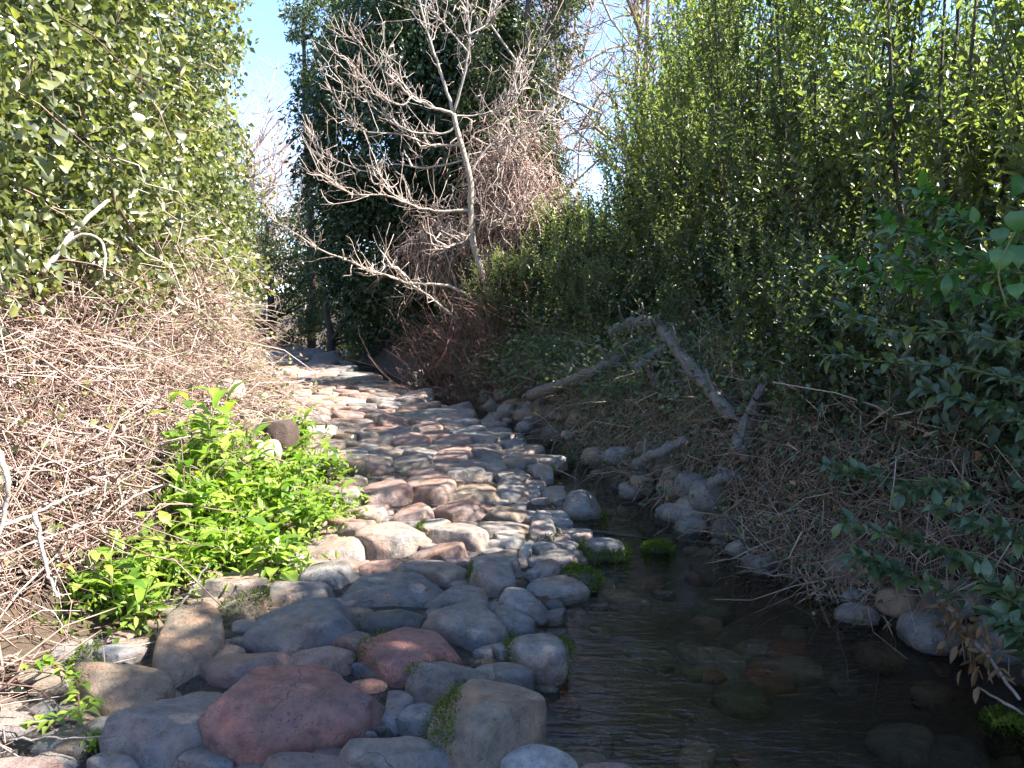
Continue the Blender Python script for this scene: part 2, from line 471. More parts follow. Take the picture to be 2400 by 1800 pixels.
def ground_mat():
    m, n, l = new_mat('soil')
    tc = n.new('ShaderNodeTexCoord')
    a = n.new('ShaderNodeTexNoise'); a.inputs['Scale'].default_value = 1.7; a.inputs['Detail'].default_value = 8
    b = n.new('ShaderNodeTexNoise'); b.inputs['Scale'].default_value = 38; b.inputs['Detail'].default_value = 8; b.inputs['Roughness'].default_value = 0.75
    l.new(tc.outputs['Object'], a.inputs['Vector']); l.new(tc.outputs['Object'], b.inputs['Vector'])
    r1 = ramp(n, [(0.3, (0.040, 0.028, 0.018)), (0.55, (0.085, 0.060, 0.040)), (0.75, (0.13, 0.105, 0.075))]); l.new(b.outputs['Fac'], r1.inputs['Fac'])
    r2 = ramp(n, [(0.35, (0.75, 0.75, 0.75)), (0.7, (1.15, 1.1, 1.0))]); l.new(a.outputs['Fac'], r2.inputs['Fac'])
    mm = n.new('ShaderNodeMixRGB'); mm.blend_type = 'MULTIPLY'; mm.inputs['Fac'].default_value = 1
    l.new(r1.outputs['Color'], mm.inputs['Color1']); l.new(r2.outputs['Color'], mm.inputs['Color2'])
    p = n.new('ShaderNodeBsdfPrincipled'); p.inputs['Roughness'].default_value = 0.9
    l.new(mm.outputs['Color'], p.inputs['Base Color'])
    bp = n.new('ShaderNodeBump'); bp.inputs['Strength'].default_value = 0.8; bp.inputs['Distance'].default_value = 0.03
    l.new(b.outputs['Fac'], bp.inputs['Height']); l.new(bp.outputs['Normal'], p.inputs['Normal'])
    o = n.new('ShaderNodeOutputMaterial'); l.new(p.outputs['BSDF'], o.inputs['Surface'])
    return m

def water_mat():
    m, n, l = new_mat('stream_water')
    tc = n.new('ShaderNodeTexCoord')
    mp = n.new('ShaderNodeMapping'); mp.inputs['Rotation'].default_value = (0, 0, math.radians(-22)); mp.inputs['Scale'].default_value = (5.0, 19.0, 1)
    l.new(tc.outputs['Object'], mp.inputs['Vector'])
    a = n.new('ShaderNodeTexNoise'); a.inputs['Scale'].default_value = 1.0; a.inputs['Detail'].default_value = 3; a.inputs['Distortion'].default_value = 0.5
    b = n.new('ShaderNodeTexNoise'); b.inputs['Scale'].default_value = 2.6; b.inputs['Detail'].default_value = 2
    c = n.new('ShaderNodeTexNoise'); c.inputs['Scale'].default_value = 1.1; c.inputs['Detail'].default_value = 2
    for q in (a, b): l.new(mp.outputs[0], q.inputs['Vector'])
    l.new(tc.outputs['Object'], c.inputs['Vector'])
    cr = n.new('ShaderNodeMapRange'); cr.inputs['From Min'].default_value = 0.38; cr.inputs['From Max'].default_value = 0.62; cr.inputs['To Min'].default_value = 0.25; cr.inputs['To Max'].default_value = 1.0
    l.new(c.outputs['Fac'], cr.inputs['Value'])
    ad = n.new('ShaderNodeMath'); ad.operation = 'MULTIPLY_ADD'; ad.inputs[1].default_value = 0.35
    l.new(b.outputs['Fac'], ad.inputs[0]); l.new(a.outputs['Fac'], ad.inputs[2])
    h = n.new('ShaderNodeMath'); h.operation = 'MULTIPLY'; l.new(ad.outputs[0], h.inputs[0]); l.new(cr.outputs['Result'], h.inputs[1])
    bp = n.new('ShaderNodeBump'); bp.inputs['Strength'].default_value = 1.0; bp.inputs['Distance'].default_value = 0.03
    l.new(h.outputs[0], bp.inputs['Height'])
    fr = n.new('ShaderNodeFresnel'); fr.inputs['IOR'].default_value = 1.5; l.new(bp.outputs['Normal'], fr.inputs['Normal'])
    tr = n.new('ShaderNodeBsdfTransparent'); tr.inputs['Color'].default_value = (0.93, 0.88, 0.78, 1)
    gl = n.new('ShaderNodeBsdfGlossy'); gl.inputs['Roughness'].default_value = 0.04; l.new(bp.outputs['Normal'], gl.inputs['Normal'])
    mx = n.new('ShaderNodeMixShader'); l.new(fr.outputs[0], mx.inputs['Fac']); l.new(tr.outputs[0], mx.inputs[1]); l.new(gl.outputs[0], mx.inputs[2])
    o = n.new('ShaderNodeOutputMaterial'); l.new(mx.outputs[0], o.inputs['Surface'])
    return m

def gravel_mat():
    m, n, l = new_mat('gap_shade_gravel')
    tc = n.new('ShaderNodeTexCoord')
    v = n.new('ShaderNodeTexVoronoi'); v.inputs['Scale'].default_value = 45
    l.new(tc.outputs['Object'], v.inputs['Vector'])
    r = ramp(n, [(0.0, (0.045, 0.038, 0.030)), (0.5, (0.028, 0.024, 0.019)), (0.9, (0.012, 0.010, 0.008))]); l.new(v.outputs['Distance'], r.inputs['Fac'])  # near-black tones paint in the shade of the gaps between stones
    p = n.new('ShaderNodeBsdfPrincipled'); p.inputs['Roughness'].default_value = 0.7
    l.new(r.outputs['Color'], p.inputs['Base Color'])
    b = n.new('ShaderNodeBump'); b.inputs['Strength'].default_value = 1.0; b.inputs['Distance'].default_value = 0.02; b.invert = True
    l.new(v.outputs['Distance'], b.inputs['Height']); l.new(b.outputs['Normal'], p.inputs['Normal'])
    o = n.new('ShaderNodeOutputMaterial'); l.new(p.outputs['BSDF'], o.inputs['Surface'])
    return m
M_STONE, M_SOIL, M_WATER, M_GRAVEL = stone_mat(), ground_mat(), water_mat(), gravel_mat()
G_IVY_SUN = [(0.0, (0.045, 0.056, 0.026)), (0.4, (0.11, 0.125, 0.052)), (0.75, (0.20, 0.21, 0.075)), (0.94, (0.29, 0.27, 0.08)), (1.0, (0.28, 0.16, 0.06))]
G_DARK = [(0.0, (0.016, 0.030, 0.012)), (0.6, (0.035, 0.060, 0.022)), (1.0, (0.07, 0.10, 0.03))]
G_LAUREL = [(0.0, (0.045, 0.062, 0.034)), (0.45, (0.115, 0.135, 0.065)), (0.8, (0.19, 0.205, 0.085)), (1.0, (0.28, 0.27, 0.10))]
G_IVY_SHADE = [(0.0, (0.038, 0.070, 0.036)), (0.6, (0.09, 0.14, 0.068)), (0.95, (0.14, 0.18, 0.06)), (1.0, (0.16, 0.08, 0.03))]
G_HERB = [(0.0, (0.075, 0.15, 0.02)), (0.5, (0.17, 0.26, 0.03)), (1.0, (0.30, 0.36, 0.08))]
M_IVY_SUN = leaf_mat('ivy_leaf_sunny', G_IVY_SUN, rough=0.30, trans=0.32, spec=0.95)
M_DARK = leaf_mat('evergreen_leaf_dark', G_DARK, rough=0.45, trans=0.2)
M_LAUREL = leaf_mat('laurel_leaf', G_LAUREL, rough=0.32, trans=0.52, spec=0.9)
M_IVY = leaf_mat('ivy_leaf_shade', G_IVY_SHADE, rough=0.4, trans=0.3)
M_HERB = leaf_mat('herb_leaf', G_HERB, rough=0.42, trans=0.4)
M_HERB_OBJ = leaf_mat('herb_leaf_large', G_HERB, rough=0.42, trans=0.4, use_object=True)
G_BROAD = [(0.0, (0.050, 0.080, 0.040)), (0.6, (0.085, 0.13, 0.06)), (0.93, (0.12, 0.17, 0.065)), (1.0, (0.16, 0.17, 0.04))]
M_BROAD_OBJ = leaf_mat('broad_leaf', G_BROAD, rough=0.36, trans=0.25, use_object=True, spec=0.65)
G_GREEN = [(0.0, (0.035, 0.095, 0.022)), (0.6, (0.06, 0.15, 0.03)), (1.0, (0.11, 0.2, 0.035))]
M_GREEN_OBJ = leaf_mat('bright_leaf', G_GREEN, rough=0.36, trans=0.35, use_object=True, spec=0.6)
M_GREEN = leaf_mat('bright_leaf_small', G_GREEN, rough=0.38, trans=0.35)
M_DRYLEAF = leaf_mat('dry_leaf', [(0, (0.14, 0.075, 0.035)), (0.6, (0.24, 0.14, 0.07)), (1, (0.32, 0.22, 0.12))], rough=0.7, trans=0.2)
M_FAR = leaf_mat('far_leaf', [(0, (0.03, 0.045, 0.015)), (0.6, (0.07, 0.09, 0.03)), (1, (0.15, 0.15, 0.05))], trans=0.3)
M_MOSS = leaf_mat('moss', [(0, (0.035, 0.055, 0.008)), (0.6, (0.085, 0.13, 0.015)), (1, (0.17, 0.19, 0.025))], rough=0.8, trans=0.25, spec=0.2)
M_DRY = twig_mat('dry_bramble_stem', [(0, (0.11, 0.055, 0.04)), (0.5, (0.30, 0.205, 0.165)), (1, (0.56, 0.47, 0.40))])
M_DRY_R = twig_mat('dry_brush_stem', [(0, (0.12, 0.078, 0.052)), (0.5, (0.31, 0.225, 0.165)), (1, (0.50, 0.40, 0.30))])
M_RED_STEM = twig_mat('reddish_stem', [(0, (0.10, 0.05, 0.04)), (0.6, (0.20, 0.11, 0.085)), (1, (0.34, 0.24, 0.19))])
M_STEM = bark_mat('green_stem', (0.10, 0.13, 0.03), (0.17, 0.17, 0.06), scale=20)
M_BARK_PALE = bark_mat('pale_bark', (0.22, 0.18, 0.145), (0.46, 0.40, 0.33), scale=15, bump=0.7)
M_BARK_GREY = bark_mat('weathered_grey_wood', (0.095, 0.085, 0.076), (0.24, 0.22, 0.20), scale=22, stretch=5, bump=1.0)
M_BARK_DARK = bark_mat('dark_bark', (0.035, 0.026, 0.02), (0.10, 0.075, 0.055), scale=8, bump=0.8)
M_STUMP = bark_mat('rotten_stump_wood', (0.028, 0.018, 0.014), (0.085, 0.055, 0.04), scale=16, bump=1.0)
M_STUMP_PALE = bark_mat('pale_stump_wood', (0.26, 0.17, 0.12), (0.55, 0.44, 0.36), scale=12, bump=0.9)
M_END = bark_mat('sawn_log_end', (0.10, 0.07, 0.05), (0.20, 0.14, 0.10), scale=18)

# ------------------------------------------------------------------ ground sheet, stream
xs = np.unique(np.concatenate([np.linspace(-250, -20, 24), np.linspace(-20, -6, 50), np.linspace(-6, 5.5, 190), np.linspace(5.5, 16, 40), np.linspace(16, 250, 26)]))
ys = np.unique(np.concatenate([np.linspace(-60, -2, 24), np.linspace(-2, 2, 14), np.linspace(2, 18, 190), np.linspace(18, 40, 90), np.linspace(40, 350, 40)]))
X, Y = np.meshgrid(xs, ys)
Z = ground_z(X, Y)
nx, ny = len(xs), len(ys)
idx = np.arange(nx * ny).reshape(ny, nx)
faces = np.stack([idx[:-1, :-1], idx[:-1, 1:], idx[1:, 1:], idx[1:, :-1]], -1).reshape(-1, 4)
ground = mk('ground', build_mesh('ground', np.stack([X, Y, Z], -1).reshape(-1, 3), [faces], smooth=True), M_SOIL, kind='structure')

wy = np.concatenate([np.linspace(-10, 30, 160), np.linspace(31, 60, 20)])
ws = np.linspace(0, 1, 10)
WX = (edgeR(wy) - 0.45)[:, None] * (1 - ws)[None] + (edgeC(wy) + 0.3)[:, None] * ws[None]
WV = np.stack([WX, np.repeat(wy[:, None], 10, 1), np.full_like(WX, WATER_Z)], -1).reshape(-1, 3)
wi = np.arange(len(WV)).reshape(len(wy), 10)
stream = mk('stream', build_mesh('stream', WV, [np.stack([wi[:-1, :-1], wi[:-1, 1:], wi[1:, 1:], wi[1:, :-1]], -1).reshape(-1, 4)], smooth=True), M_WATER, kind='structure')

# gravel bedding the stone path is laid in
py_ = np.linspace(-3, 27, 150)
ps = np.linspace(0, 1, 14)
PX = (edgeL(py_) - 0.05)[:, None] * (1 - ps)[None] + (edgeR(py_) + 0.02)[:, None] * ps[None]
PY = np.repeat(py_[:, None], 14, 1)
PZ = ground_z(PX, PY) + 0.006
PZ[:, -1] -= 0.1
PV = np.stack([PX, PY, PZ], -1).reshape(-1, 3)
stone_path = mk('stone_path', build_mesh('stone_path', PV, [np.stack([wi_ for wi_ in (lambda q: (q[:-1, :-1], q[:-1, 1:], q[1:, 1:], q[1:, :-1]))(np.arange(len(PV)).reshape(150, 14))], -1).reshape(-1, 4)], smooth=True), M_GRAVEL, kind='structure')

# ------------------------------------------------------------------ stones
def pnoise(P, freq, seed, octv=3):
    r = np.random.default_rng(seed)
    out = np.zeros(len(P)); a = 1.0
    for o in range(octv):
        for _ in range(4):
            k = r.normal(0, 1, 3) * freq * (2 ** o)
            out += a * 0.25 * np.sin(P @ k + r.uniform(0, 6.28))
        a *= 0.5
    return out

def stone_mesh(theta_r, h_up, h_dn, seed, nt=28, nr=13, p=0.5, q=0.85, facets=3, amp=0.05, grow=1.0):
    """theta_r: callable angle -> radius"""
    r = np.random.default_rng(seed)
    th = np.arange(nt) * 2 * np.pi / nt
    rad = theta_r(th) * grow
    size = rad.mean()
    ph = np.linspace(-np.pi / 2, np.pi / 2, nr + 2)[1:-1]
    c = np.cos(ph) ** p
    s = np.sign(np.sin(ph)) * np.abs(np.sin(ph)) ** q
    z = np.where(s > 0, s * h_up, s * h_dn)
    V = np.stack([rad[None] * np.cos(th)[None] * c[:, None], rad[None] * np.sin(th)[None] * c[:, None], np.repeat(z[:, None], nt, 1)], -1).reshape(-1, 3)
    V = np.vstack([V, [[0, 0, -h_dn], [0, 0, h_up]]])
    tilt = r.normal(0, 0.10, 2)
    up = V[:, 2] > 0
    V[:, 2] += (V[:, 0] * tilt[0] + V[:, 1] * tilt[1]) * (0.3 + 0.7 * up)
    for _ in range(facets):
        n = unit(np.array([r.normal(0, 0.8), r.normal(0, 0.8), r.uniform(0.1, 1.0)])[None])[0]
        d = V @ n
        thr = d.max() * r.uniform(0.72, 0.92)
        over = d > thr
        V[over] -= n[None] * ((d[over] - thr) * 0.88)[:, None]
    disp = pnoise(V / size, 1.4, seed) * amp * size + pnoise(V / size, 5.0, seed + 5, 2) * amp * 0.25 * size
    V += unit(V) * disp[:, None]
    i = np.arange(nr * nt).reshape(nr, nt)
    j = np.roll(i, -1, 1)
    quads = np.stack([i[:-1], j[:-1], j[1:], i[1:]], -1).reshape(-1, 4)
    bot, top = nr * nt, nr * nt + 1
    tris = np.concatenate([np.stack([j[0], i[0], np.full(nt, bot)], -1), np.stack([i[-1], j[-1], np.full(nt, top)], -1)], 0)
    return build_mesh('stone', V, [quads, tris], smooth=True)

def poly_radius(poly_xy):
    c = poly_xy.mean(0)
    pts = np.vstack([poly_xy, poly_xy[:1]])
    dense = np.concatenate([np.linspace(pts[i], pts[i + 1], 24, endpoint=False) for i in range(len(pts) - 1)])
    c = 0.5 * (dense.max(0) + dense.min(0)) * 0.5 + dense.mean(0) * 0.5
    d = dense - c
    a = np.arctan2(d[:, 1], d[:, 0]); r = np.hypot(d[:, 0], d[:, 1])
    o = np.argsort(a)
    a, r = a[o], r[o]
    aa = np.concatenate([a - 2 * np.pi, a, a + 2 * np.pi]); rr = np.concatenate([r, r, r])
    def f(th):
        t = (th + np.pi) % (2 * np.pi) - np.pi
        base = np.interp(t, aa, rr)
        sm = (np.interp(t - 0.09, aa, rr) + np.interp(t + 0.09, aa, rr) + base * 2) / 4
        return sm
    return c, f

Z1 = lambda pts: [(x / 3.016, 1250 + y / 3.016) for x, y in pts]        # traced off enlarged views
Z2 = lambda pts: [(500 + x / 2.458, 1300 + y / 2.458) for x, y in pts]
Z3 = lambda pts: [(600 + x / 2.765, 900 + y / 2.765) for x, y in pts]
Z5 = lambda pts: [(1200 + x / 1.843, 1200 + y / 1.843) for x, y in pts]
Z6 = lambda pts: [(1100 + x / 2.765, 700 + y / 2.765) for x, y in pts]
Z9 = lambda pts: [(450 + x / 4.916, 850 + y / 4.916) for x, y in pts]

RED, RUST, SLATE, GREY, WARM, TAN, PALE, WHITE, DARKC = ((0.26, 0.13, 0.105), (0.235, 0.16, 0.13), (0.165, 0.155, 0.15), (0.195, 0.175, 0.155),
    (0.215, 0.175, 0.145), (0.225, 0.17, 0.12), (0.235, 0.215, 0.19), (0.36, 0.335, 0.30), (0.09, 0.08, 0.07))

S = []   # (polygon px, colour, height factor, label or None, moss spec)
def st(poly, col, hf=1.0, label=None, moss=None, base=None):
    S.append((poly, col, hf, label, moss, base))

st(Z2([(10,1010),(60,900),(250,740),(600,670),(870,670),(990,730),(1005,830),(930,930),(700,1070),(400,1170),(200,1200),(110,1190),(50,1140)]), RED, 1.0, 'largest rust red boulder with a smooth wedge shape in the foreground')
st(Z1([(780,1520),(1000,1290),(1250,1120),(1480,1060),(1700,1090),(1560,1420),(1520,1480),(1200,1650),(950,1640)]), SLATE, 0.8, 'long blue grey slab lying left against the largest red boulder')
st(Z2([(370,700),(480,580),(540,540),(700,530),(790,580),(790,640),(700,690),(500,720)]), RUST, 0.8, 'brown grey rounded stone just behind the largest red boulder')
st(Z1([(1440,1000),(1480,890),(1560,830),(1760,830),(1960,860),(2060,900),(1960,1020),(1750,1090),(1500,1060)]), RUST, 0.9, 'rusty brown boulder with a sunlit left end, right of the tan boulders')
st(Z2([(190,480),(250,390),(400,290),(560,270),(750,300),(790,380),(790,440),(650,520),(480,580),(330,560),(210,520)]), SLATE, 0.8, 'broad blue grey flat boulder left of the centre of the path')
st(Z2([(300,230),(330,180),(450,165),(640,165),(710,210),(720,250),(640,265),(480,270),(380,300),(310,310)]), GREY)
st(Z2([(500,90),(640,50),(750,48),(800,120),(790,170),(700,190),(560,165),(440,160)]), GREY)
st(Z1([(1380,460),(1400,390),(1480,310),(1620,280),(1900,300),(1930,350),(1880,410),(1600,440),(1420,470)]), WARM, 0.9, 'oval grey brown stone directly below the dark green leafy clump')
st(Z1([(1500,560),(1600,470),(1700,440),(1850,450),(1880,540),(1750,600),(1560,590)]), TAN, 0.8, None, ('top', 500))
st(Z2([(750,200),(830,140),(1000,125),(1180,140),(1340,190),(1330,230),(1200,300),(900,310),(790,310),(760,260)]), SLATE, 0.9, 'wide pitted slate boulder in the middle of the path')
st(Z2([(820,110),(900,50),(1050,30),(1110,60),(1020,120),(880,130)]), RUST)
st(Z2([(1050,110),(1110,40),(1250,30),(1380,40),(1440,110),(1430,170),(1370,190),(1240,140),(1100,120)]), WARM)
st(Z2([(1460,150),(1480,90),(1560,40),(1680,40),(1750,100),(1745,200),(1640,240),(1540,215)]), GREY, 1.5, 'round dome shaped grey boulder with moss on its left foot', ('left', 350))
st(Z2([(1430,70),(1500,20),(1600,-5),(1700,0),(1790,50),(1800,100),(1740,110),(1600,60)]), GREY, 1.2)
st(Z2([(1230,290),(1340,220),(1460,180),(1560,200),(1600,280),(1590,320),(1400,310),(1240,320)]), GREY)
st(Z2([(800,400),(880,330),(960,300),(1200,320),(1215,370),(1150,430),(930,470),(850,430)]), DARKC, 0.9, None, ('left', 120))
st(Z2([(795,330),(890,320),(880,370),(830,400),(795,380)]), RUST)
st(Z2([(1200,420),(1220,360),(1290,300),(1440,295),(1560,310),(1610,370),(1660,450),(1620,520),(1480,545),(1430,500),(1280,440)]), GREY, 1.0, 'large grey boulder with a pale scar above the mossy round stone')
st(Z2([(1600,330),(1650,300),(1740,340),(1835,390),(1800,450),(1700,480),(1650,440)]), GREY)
st(Z2([(1650,260),(1700,220),(1790,215),(1845,260),(1850,310),(1790,350),(1700,320)]), PALE)
st(Z2([(1820,210),(1870,140),(1950,120),(2080,140),(2145,210),(2050,245),(1900,260)]), PALE, 0.9, 'flat pale grey stone sitting in the shallow water at the path edge', None, -0.2)
st(Z2([(1850,380),(1900,340),(2020,300),(2030,370),(1980,395),(1900,395)]), GREY, 0.8, 'small angular grey stone half under water beside the path', None, -0.22)
st(Z2([(2010,170),(2080,100),(2160,80),(2210,110),(2200,190),(2120,210)]), DARKC, 1.2, 'low dark stone capped with green moss at the water edge', ('top', 1500), -0.22)
st(Z2([(880,560),(950,460),(1060,437),(1300,450),(1400,510),(1440,590),(1320,620),(1210,690),(1120,740),(1010,720),(920,650)]), RED, 1.0, 'flat topped red boulder right of centre with a grey broken side', ('left', 250))
st(Z2([(665,510),(830,440),(915,480),(860,560),(820,590),(760,540)]), RUST)
st(Z2([(1140,780),(1180,700),(1320,610),(1470,600),(1580,650),(1640,740),(1480,760),(1350,850),(1280,870),(1180,850)]), WARM, 1.1, 'egg shaped brown grey boulder right of the largest red boulder', ('left', 200))
st(Z2([(1490,590),(1560,540),(1620,590),(1560,610)]), PALE)
st(Z2([(1610,560),(1680,500),(1710,570),(1670,610)]), PALE)
st(Z2([(1590,620),(1680,600),(1780,660),(1830,720),(1790,780),(1640,740)]), GREY)
st(Z2([(1720,560),(1730,500),(1800,450),(1900,440),(1990,490),(2025,580),(2000,640),(1900,680),(1790,640)]), PALE, 1.2, 'round pale boulder at the water edge with moss on both sides', ('sides', 500), -0.16)
st(Z2([(1290,1000),(1350,850),(1440,760),(1540,735),(1720,760),(1840,830),(1865,900),(1840,1090),(1700,1110),(1600,1229),(1440,1220),(1330,1120)]), TAN, 1.5, 'big block shaped tan boulder with a ridge beside the water', ('left', 700), -0.12)
st(Z2([(1660,1229),(1700,1150),(1820,1110),(1960,1140),(2050,1200),(2080,1260),(1980,1330),(1750,1330)]), WHITE, 1.0, 'pale whitish boulder cut off by the bottom of the picture')
st(Z2([(2100,1260),(2160,1210),(2250,1200),(2350,1215),(2420,1260),(2330,1330),(2180,1330)]), RUST, 0.8)
st(Z2([(1070,1040),(1080,960),(1130,890),(1220,860),(1290,900),(1295,960),(1240,1040),(1150,1060)]), SLATE, 1.3, 'small smooth blue grey cobble between red and tan boulders')
st(Z2([(940,980),(1000,880),(1010,780),(1090,800),(1150,860),(1090,940),(1060,1050),(960,1010)]), SLATE)
st(Z2([(760,1070),(800,1030),(880,1020),(950,1060),(930,1090),(800,1090)]), SLATE)
st(Z2([(880,1020),(1000,990),(1040,1040),(1000,1070),(950,1060)]), DARKC)
st(Z2([(700,1120),(850,1100),(1000,1090),(1120,1050),(1220,1060),(1310,1110),(1340,1180),(1320,1260),(1050,1330),(820,1260)]), WARM, 1.0, 'brown grey boulder with deep cracks at the bottom of the path')
st(Z2([(260,1260),(400,1180),(560,1150),(700,1150),(790,1200),(830,1260),(700,1350),(400,1350)]), RUST, 1.0)
st(Z2([(800,650),(880,615),(950,630),(1015,700),(990,740),(870,690)]), SLATE)
st(Z1([(1120,940),(1150,800),(1200,700),(1260,610),(1380,570),(1500,610),(1580,690),(1560,790),(1470,870),(1420,960),(1370,1060),(1290,1110),(1200,1040)]), TAN, 1.2, 'tall sunlit tan boulder with dappled shade on its round top')
st(Z1([(560,1060),(580,1010),(680,950),(850,945),(1050,950),(1150,1000),(1170,1080),(1120,1220),(960,1330),(760,1310),(620,1180)]), TAN, 1.2, 'blocky tan boulder with yellow lichen in front of the taller one', ('left', 160))
st(Z1([(700,940),(700,820),(850,760),(1000,790),(1030,830),(870,940)]), GREY, 0.9)
st(Z1([(540,960),(560,880),(680,790),(700,930),(620,1000)]), DARKC, 1.0, None, ('top', 400))
st(Z1([(1620,790),(1680,730),(1750,770),(1740,820),(1640,820)]), TAN)
st(Z1([(1420,540),(1430,480),(1490,460),(1540,490),(1530,530),(1480,570)]), TAN)
st(Z1([(1340,560),(1350,490),(1420,490),(1410,560)]), PALE)
st(Z1([(0,1440),(0,1290),(150,1270),(260,1300),(240,1380),(80,1440)]), WARM, 0.8)
st(Z1([(-200,1690),(-100,1600),(150,1575),(350,1600),(500,1670),(300,1760),(0,1780)]), RUST, 0.8)
st(Z1([(200,1260),(370,1150),(400,1210),(390,1300),(300,1340)]), PALE, 0.8)
st(Z1([(590,1400),(700,1310),(950,1290),(980,1320),(800,1390),(640,1420)]), GREY, 0.7)
st(Z1([(640,1680),(750,1550),(900,1560),(970,1640),(960,1720),(760,1740)]), GREY)
st(Z1([(1240,1670),(1400,1540),(1540,1500),(1600,1560),(1640,1680),(1450,1740)]), SLATE)
st(Z1([(380,1560),(450,1460),(560,1440),(640,1480),(560,1580)]), DARKC, 0.7)
st(Z3([(370,1140),(420,1050),(500,990),(620,980),(670,1010),(680,1150),(600,1180),(400,1165)]), WARM, 1.0)
st(Z3([(520,960),(600,880),(700,865),(790,900),(700,960),(670,1000),(560,985)]), RUST)
st(Z3([(660,1040),(690,960),(850,910),(1000,905),(1110,990),(1060,1040),(950,1110),(780,1120),(680,1090)]), WARM, 1.2, 'flat slab with a dark undercut front edge in mid path')
st(Z3([(1120,990),(1200,920),(1300,890),(1400,910),(1480,1020),(1440,1090),(1310,1050),(1150,1020)]), WARM)
st(Z3([(960,1140),(1060,1070),(1200,1040),(1300,1060),(1365,1120),(1300,1150),(1150,1130)]), RUST)
st(Z3([(1440,920),(1520,880),(1680,890),(1780,940),(1770,980),(1660,1000),(1500,1010)]), WARM)
st(Z3([(1500,850),(1580,800),(1720,810),(1770,860),(1750,900),(1560,880)]), TAN)
st(Z3([(870,880),(950,810),(1080,790),(1160,850),(1160,880),(950,905)]), RUST)
st(Z3([(1170,830),(1230,770),(1330,750),(1450,780),(1490,850),(1410,880),(1290,890)]), RUST)
st(Z3([(1250,750),(1330,680),(1440,660),(1540,670),(1570,740),(1500,780),(1320,770)]), TAN)
st(Z3([(960,680),(1000,610),(1100,585),(1200,600),(1270,670),(1260,720),(1170,780),(1080,770),(1000,720)]), RUST, 1.0)
st(Z3([(690,700),(720,650),(830,635),(940,650),(985,730),(940,760),(840,800),(740,780)]), RUST)
st(Z3([(640,840),(720,800),(810,795),(840,840),(790,890),(700,870)]), WARM)
st(Z3([(1050,910),(1130,875),(1260,885),(1270,905),(1110,960)]), PALE, 0.9, None, ('left', 350))
st(Z3([(1530,1000),(1640,950),(1720,960),(1735,1040),(1660,1070),(1560,1040)]), PALE)
st(Z3([(1460,1060),(1530,1010),(1590,1050),(1500,1070)]), PALE)
st(Z3([(1780,1000),(1800,870),(1890,850),(1930,960),(1900,1030),(1820,1020)]), GREY, 1.4, None, ('front', 500))
st(Z3([(1710,1100),(1760,1000),(1800,1010),(1780,1100),(1740,1190)]), WHITE)
st(Z3([(1800,1060),(1850,1020),(1940,1060),(1930,1080),(1810,1090)]), PALE)
st(Z3([(1930,1050),(1990,1010),(2080,1050),(2060,1080),(1960,1085)]), PALE, 1.0, None, None, -0.2)
st(Z3([(1960,980),(2050,940),(2160,960),(2170,1010),(2000,1020)]), PALE, 1.0, 'pale grey stone touching the stick that lies in the water', None, -0.2)
st(Z3([(1790,1140),(1840,1090),(1980,1080),(2080,1130),(2050,1190),(1900,1190)]), PALE)
st(Z3([(1770,1130),(1860,1120),(1910,1180),(1860,1210),(1780,1190)]), PALE)
st(Z3([(1740,1230),(1790,1190),(1850,1230),(1800,1280)]), PALE)
st(Z5([(300,190),(320,140),(400,125),(480,170),(480,220),(400,235),(320,225)]), GREY, 1.6, 'grey stone in the water wrapped in a thick yellow green moss skirt', ('skirt', 2600), -0.26)
st(Z5([(575,175),(590,148),(630,138),(675,155),(680,180),(630,192)]), DARKC, 1.0, 'small round moss cushion standing alone in the stream', ('top', 1500), -0.26)
st(Z5([(2050,900),(2080,870),(2150,865),(2230,900),(2240,950),(2150,970),(2070,950)]), DARKC, 0.55, 'low moss cushion in the water at the right edge', ('top', 1600), -0.27)
st(Z6([(590,1420),(640,1350),(720,1290),(780,1310),(840,1390),(860,1420),(830,1460),(720,1480),(610,1460)]), GREY, 1.7, 'triangular grey boulder with a mossy foot standing in mid stream', ('front', 1800), -0.3)
st(Z5([(1445,330),(1480,290),(1560,280),(1620,320),(1640,370),(1580,400),(1480,370)]), PALE, 1.2, 'pale rounded boulder under the right bank at the water line', None, -0.26)
st(Z6([(1330,1320),(1380,1270),(1470,1255),(1540,1310),(1520,1350),(1360,1350)]), PALE, 1.1, 'mottled pale boulder at the foot of the right bank brush', None, -0.24)
st(Z6([(1550,1300),(1620,1250),(1690,1290),(1670,1350),(1560,1345)]), TAN, 1.3, None, ('front', 200), -0.24)
st(Z6([(1690,1290),(1760,1250),(1810,1290),(1800,1340),(1710,1345)]), TAN, 1.3, None, None, -0.24)
st(Z6([(1530,1380),(1580,1350),(1640,1370),(1640,1405),(1560,1410)]), DARKC, 1.0, None, ('top', 250), -0.24)
st(Z6([(1060,1150),(1090,1120),(1140,1130),(1150,1170),(1090,1185)]), DARKC, 1.2, 'small mossy stone below the split log end', ('top', 700), -0.24)
st(Z6([(1150,1180),(1180,1130),(1230,1140),(1260,1180),(1210,1215)]), DARKC, 1.4, 'larger mossy stone below the split log end', ('top', 900), -0.24)
st(Z6([(570,1050),(610,1020),(670,1030),(670,1070),(600,1080)]), DARKC, 1.0, 'moss tuft in the riffle upstream of the triangular boulder', ('top', 500), -0.24)
st(Z6([(75,670),(120,620),(180,615),(215,660),(190,715),(110,720)]), TAN, 1.5, 'rounded tan boulder below the sawn end of the grey log', None, -0.2)
st(Z6([(190,720),(215,660),(270,690),(280,740),(220,760)]), GREY, 1.2, None, None, -0.2)
st(Z6([(390,790),(430,745),(480,760),(500,800),(430,820)]), TAN, 1.2, None, None, -0.2)
st(Z6([(90,800),(130,750),(190,760),(180,810),(110,830)]), GREY, 1.1, None, None, -0.22)
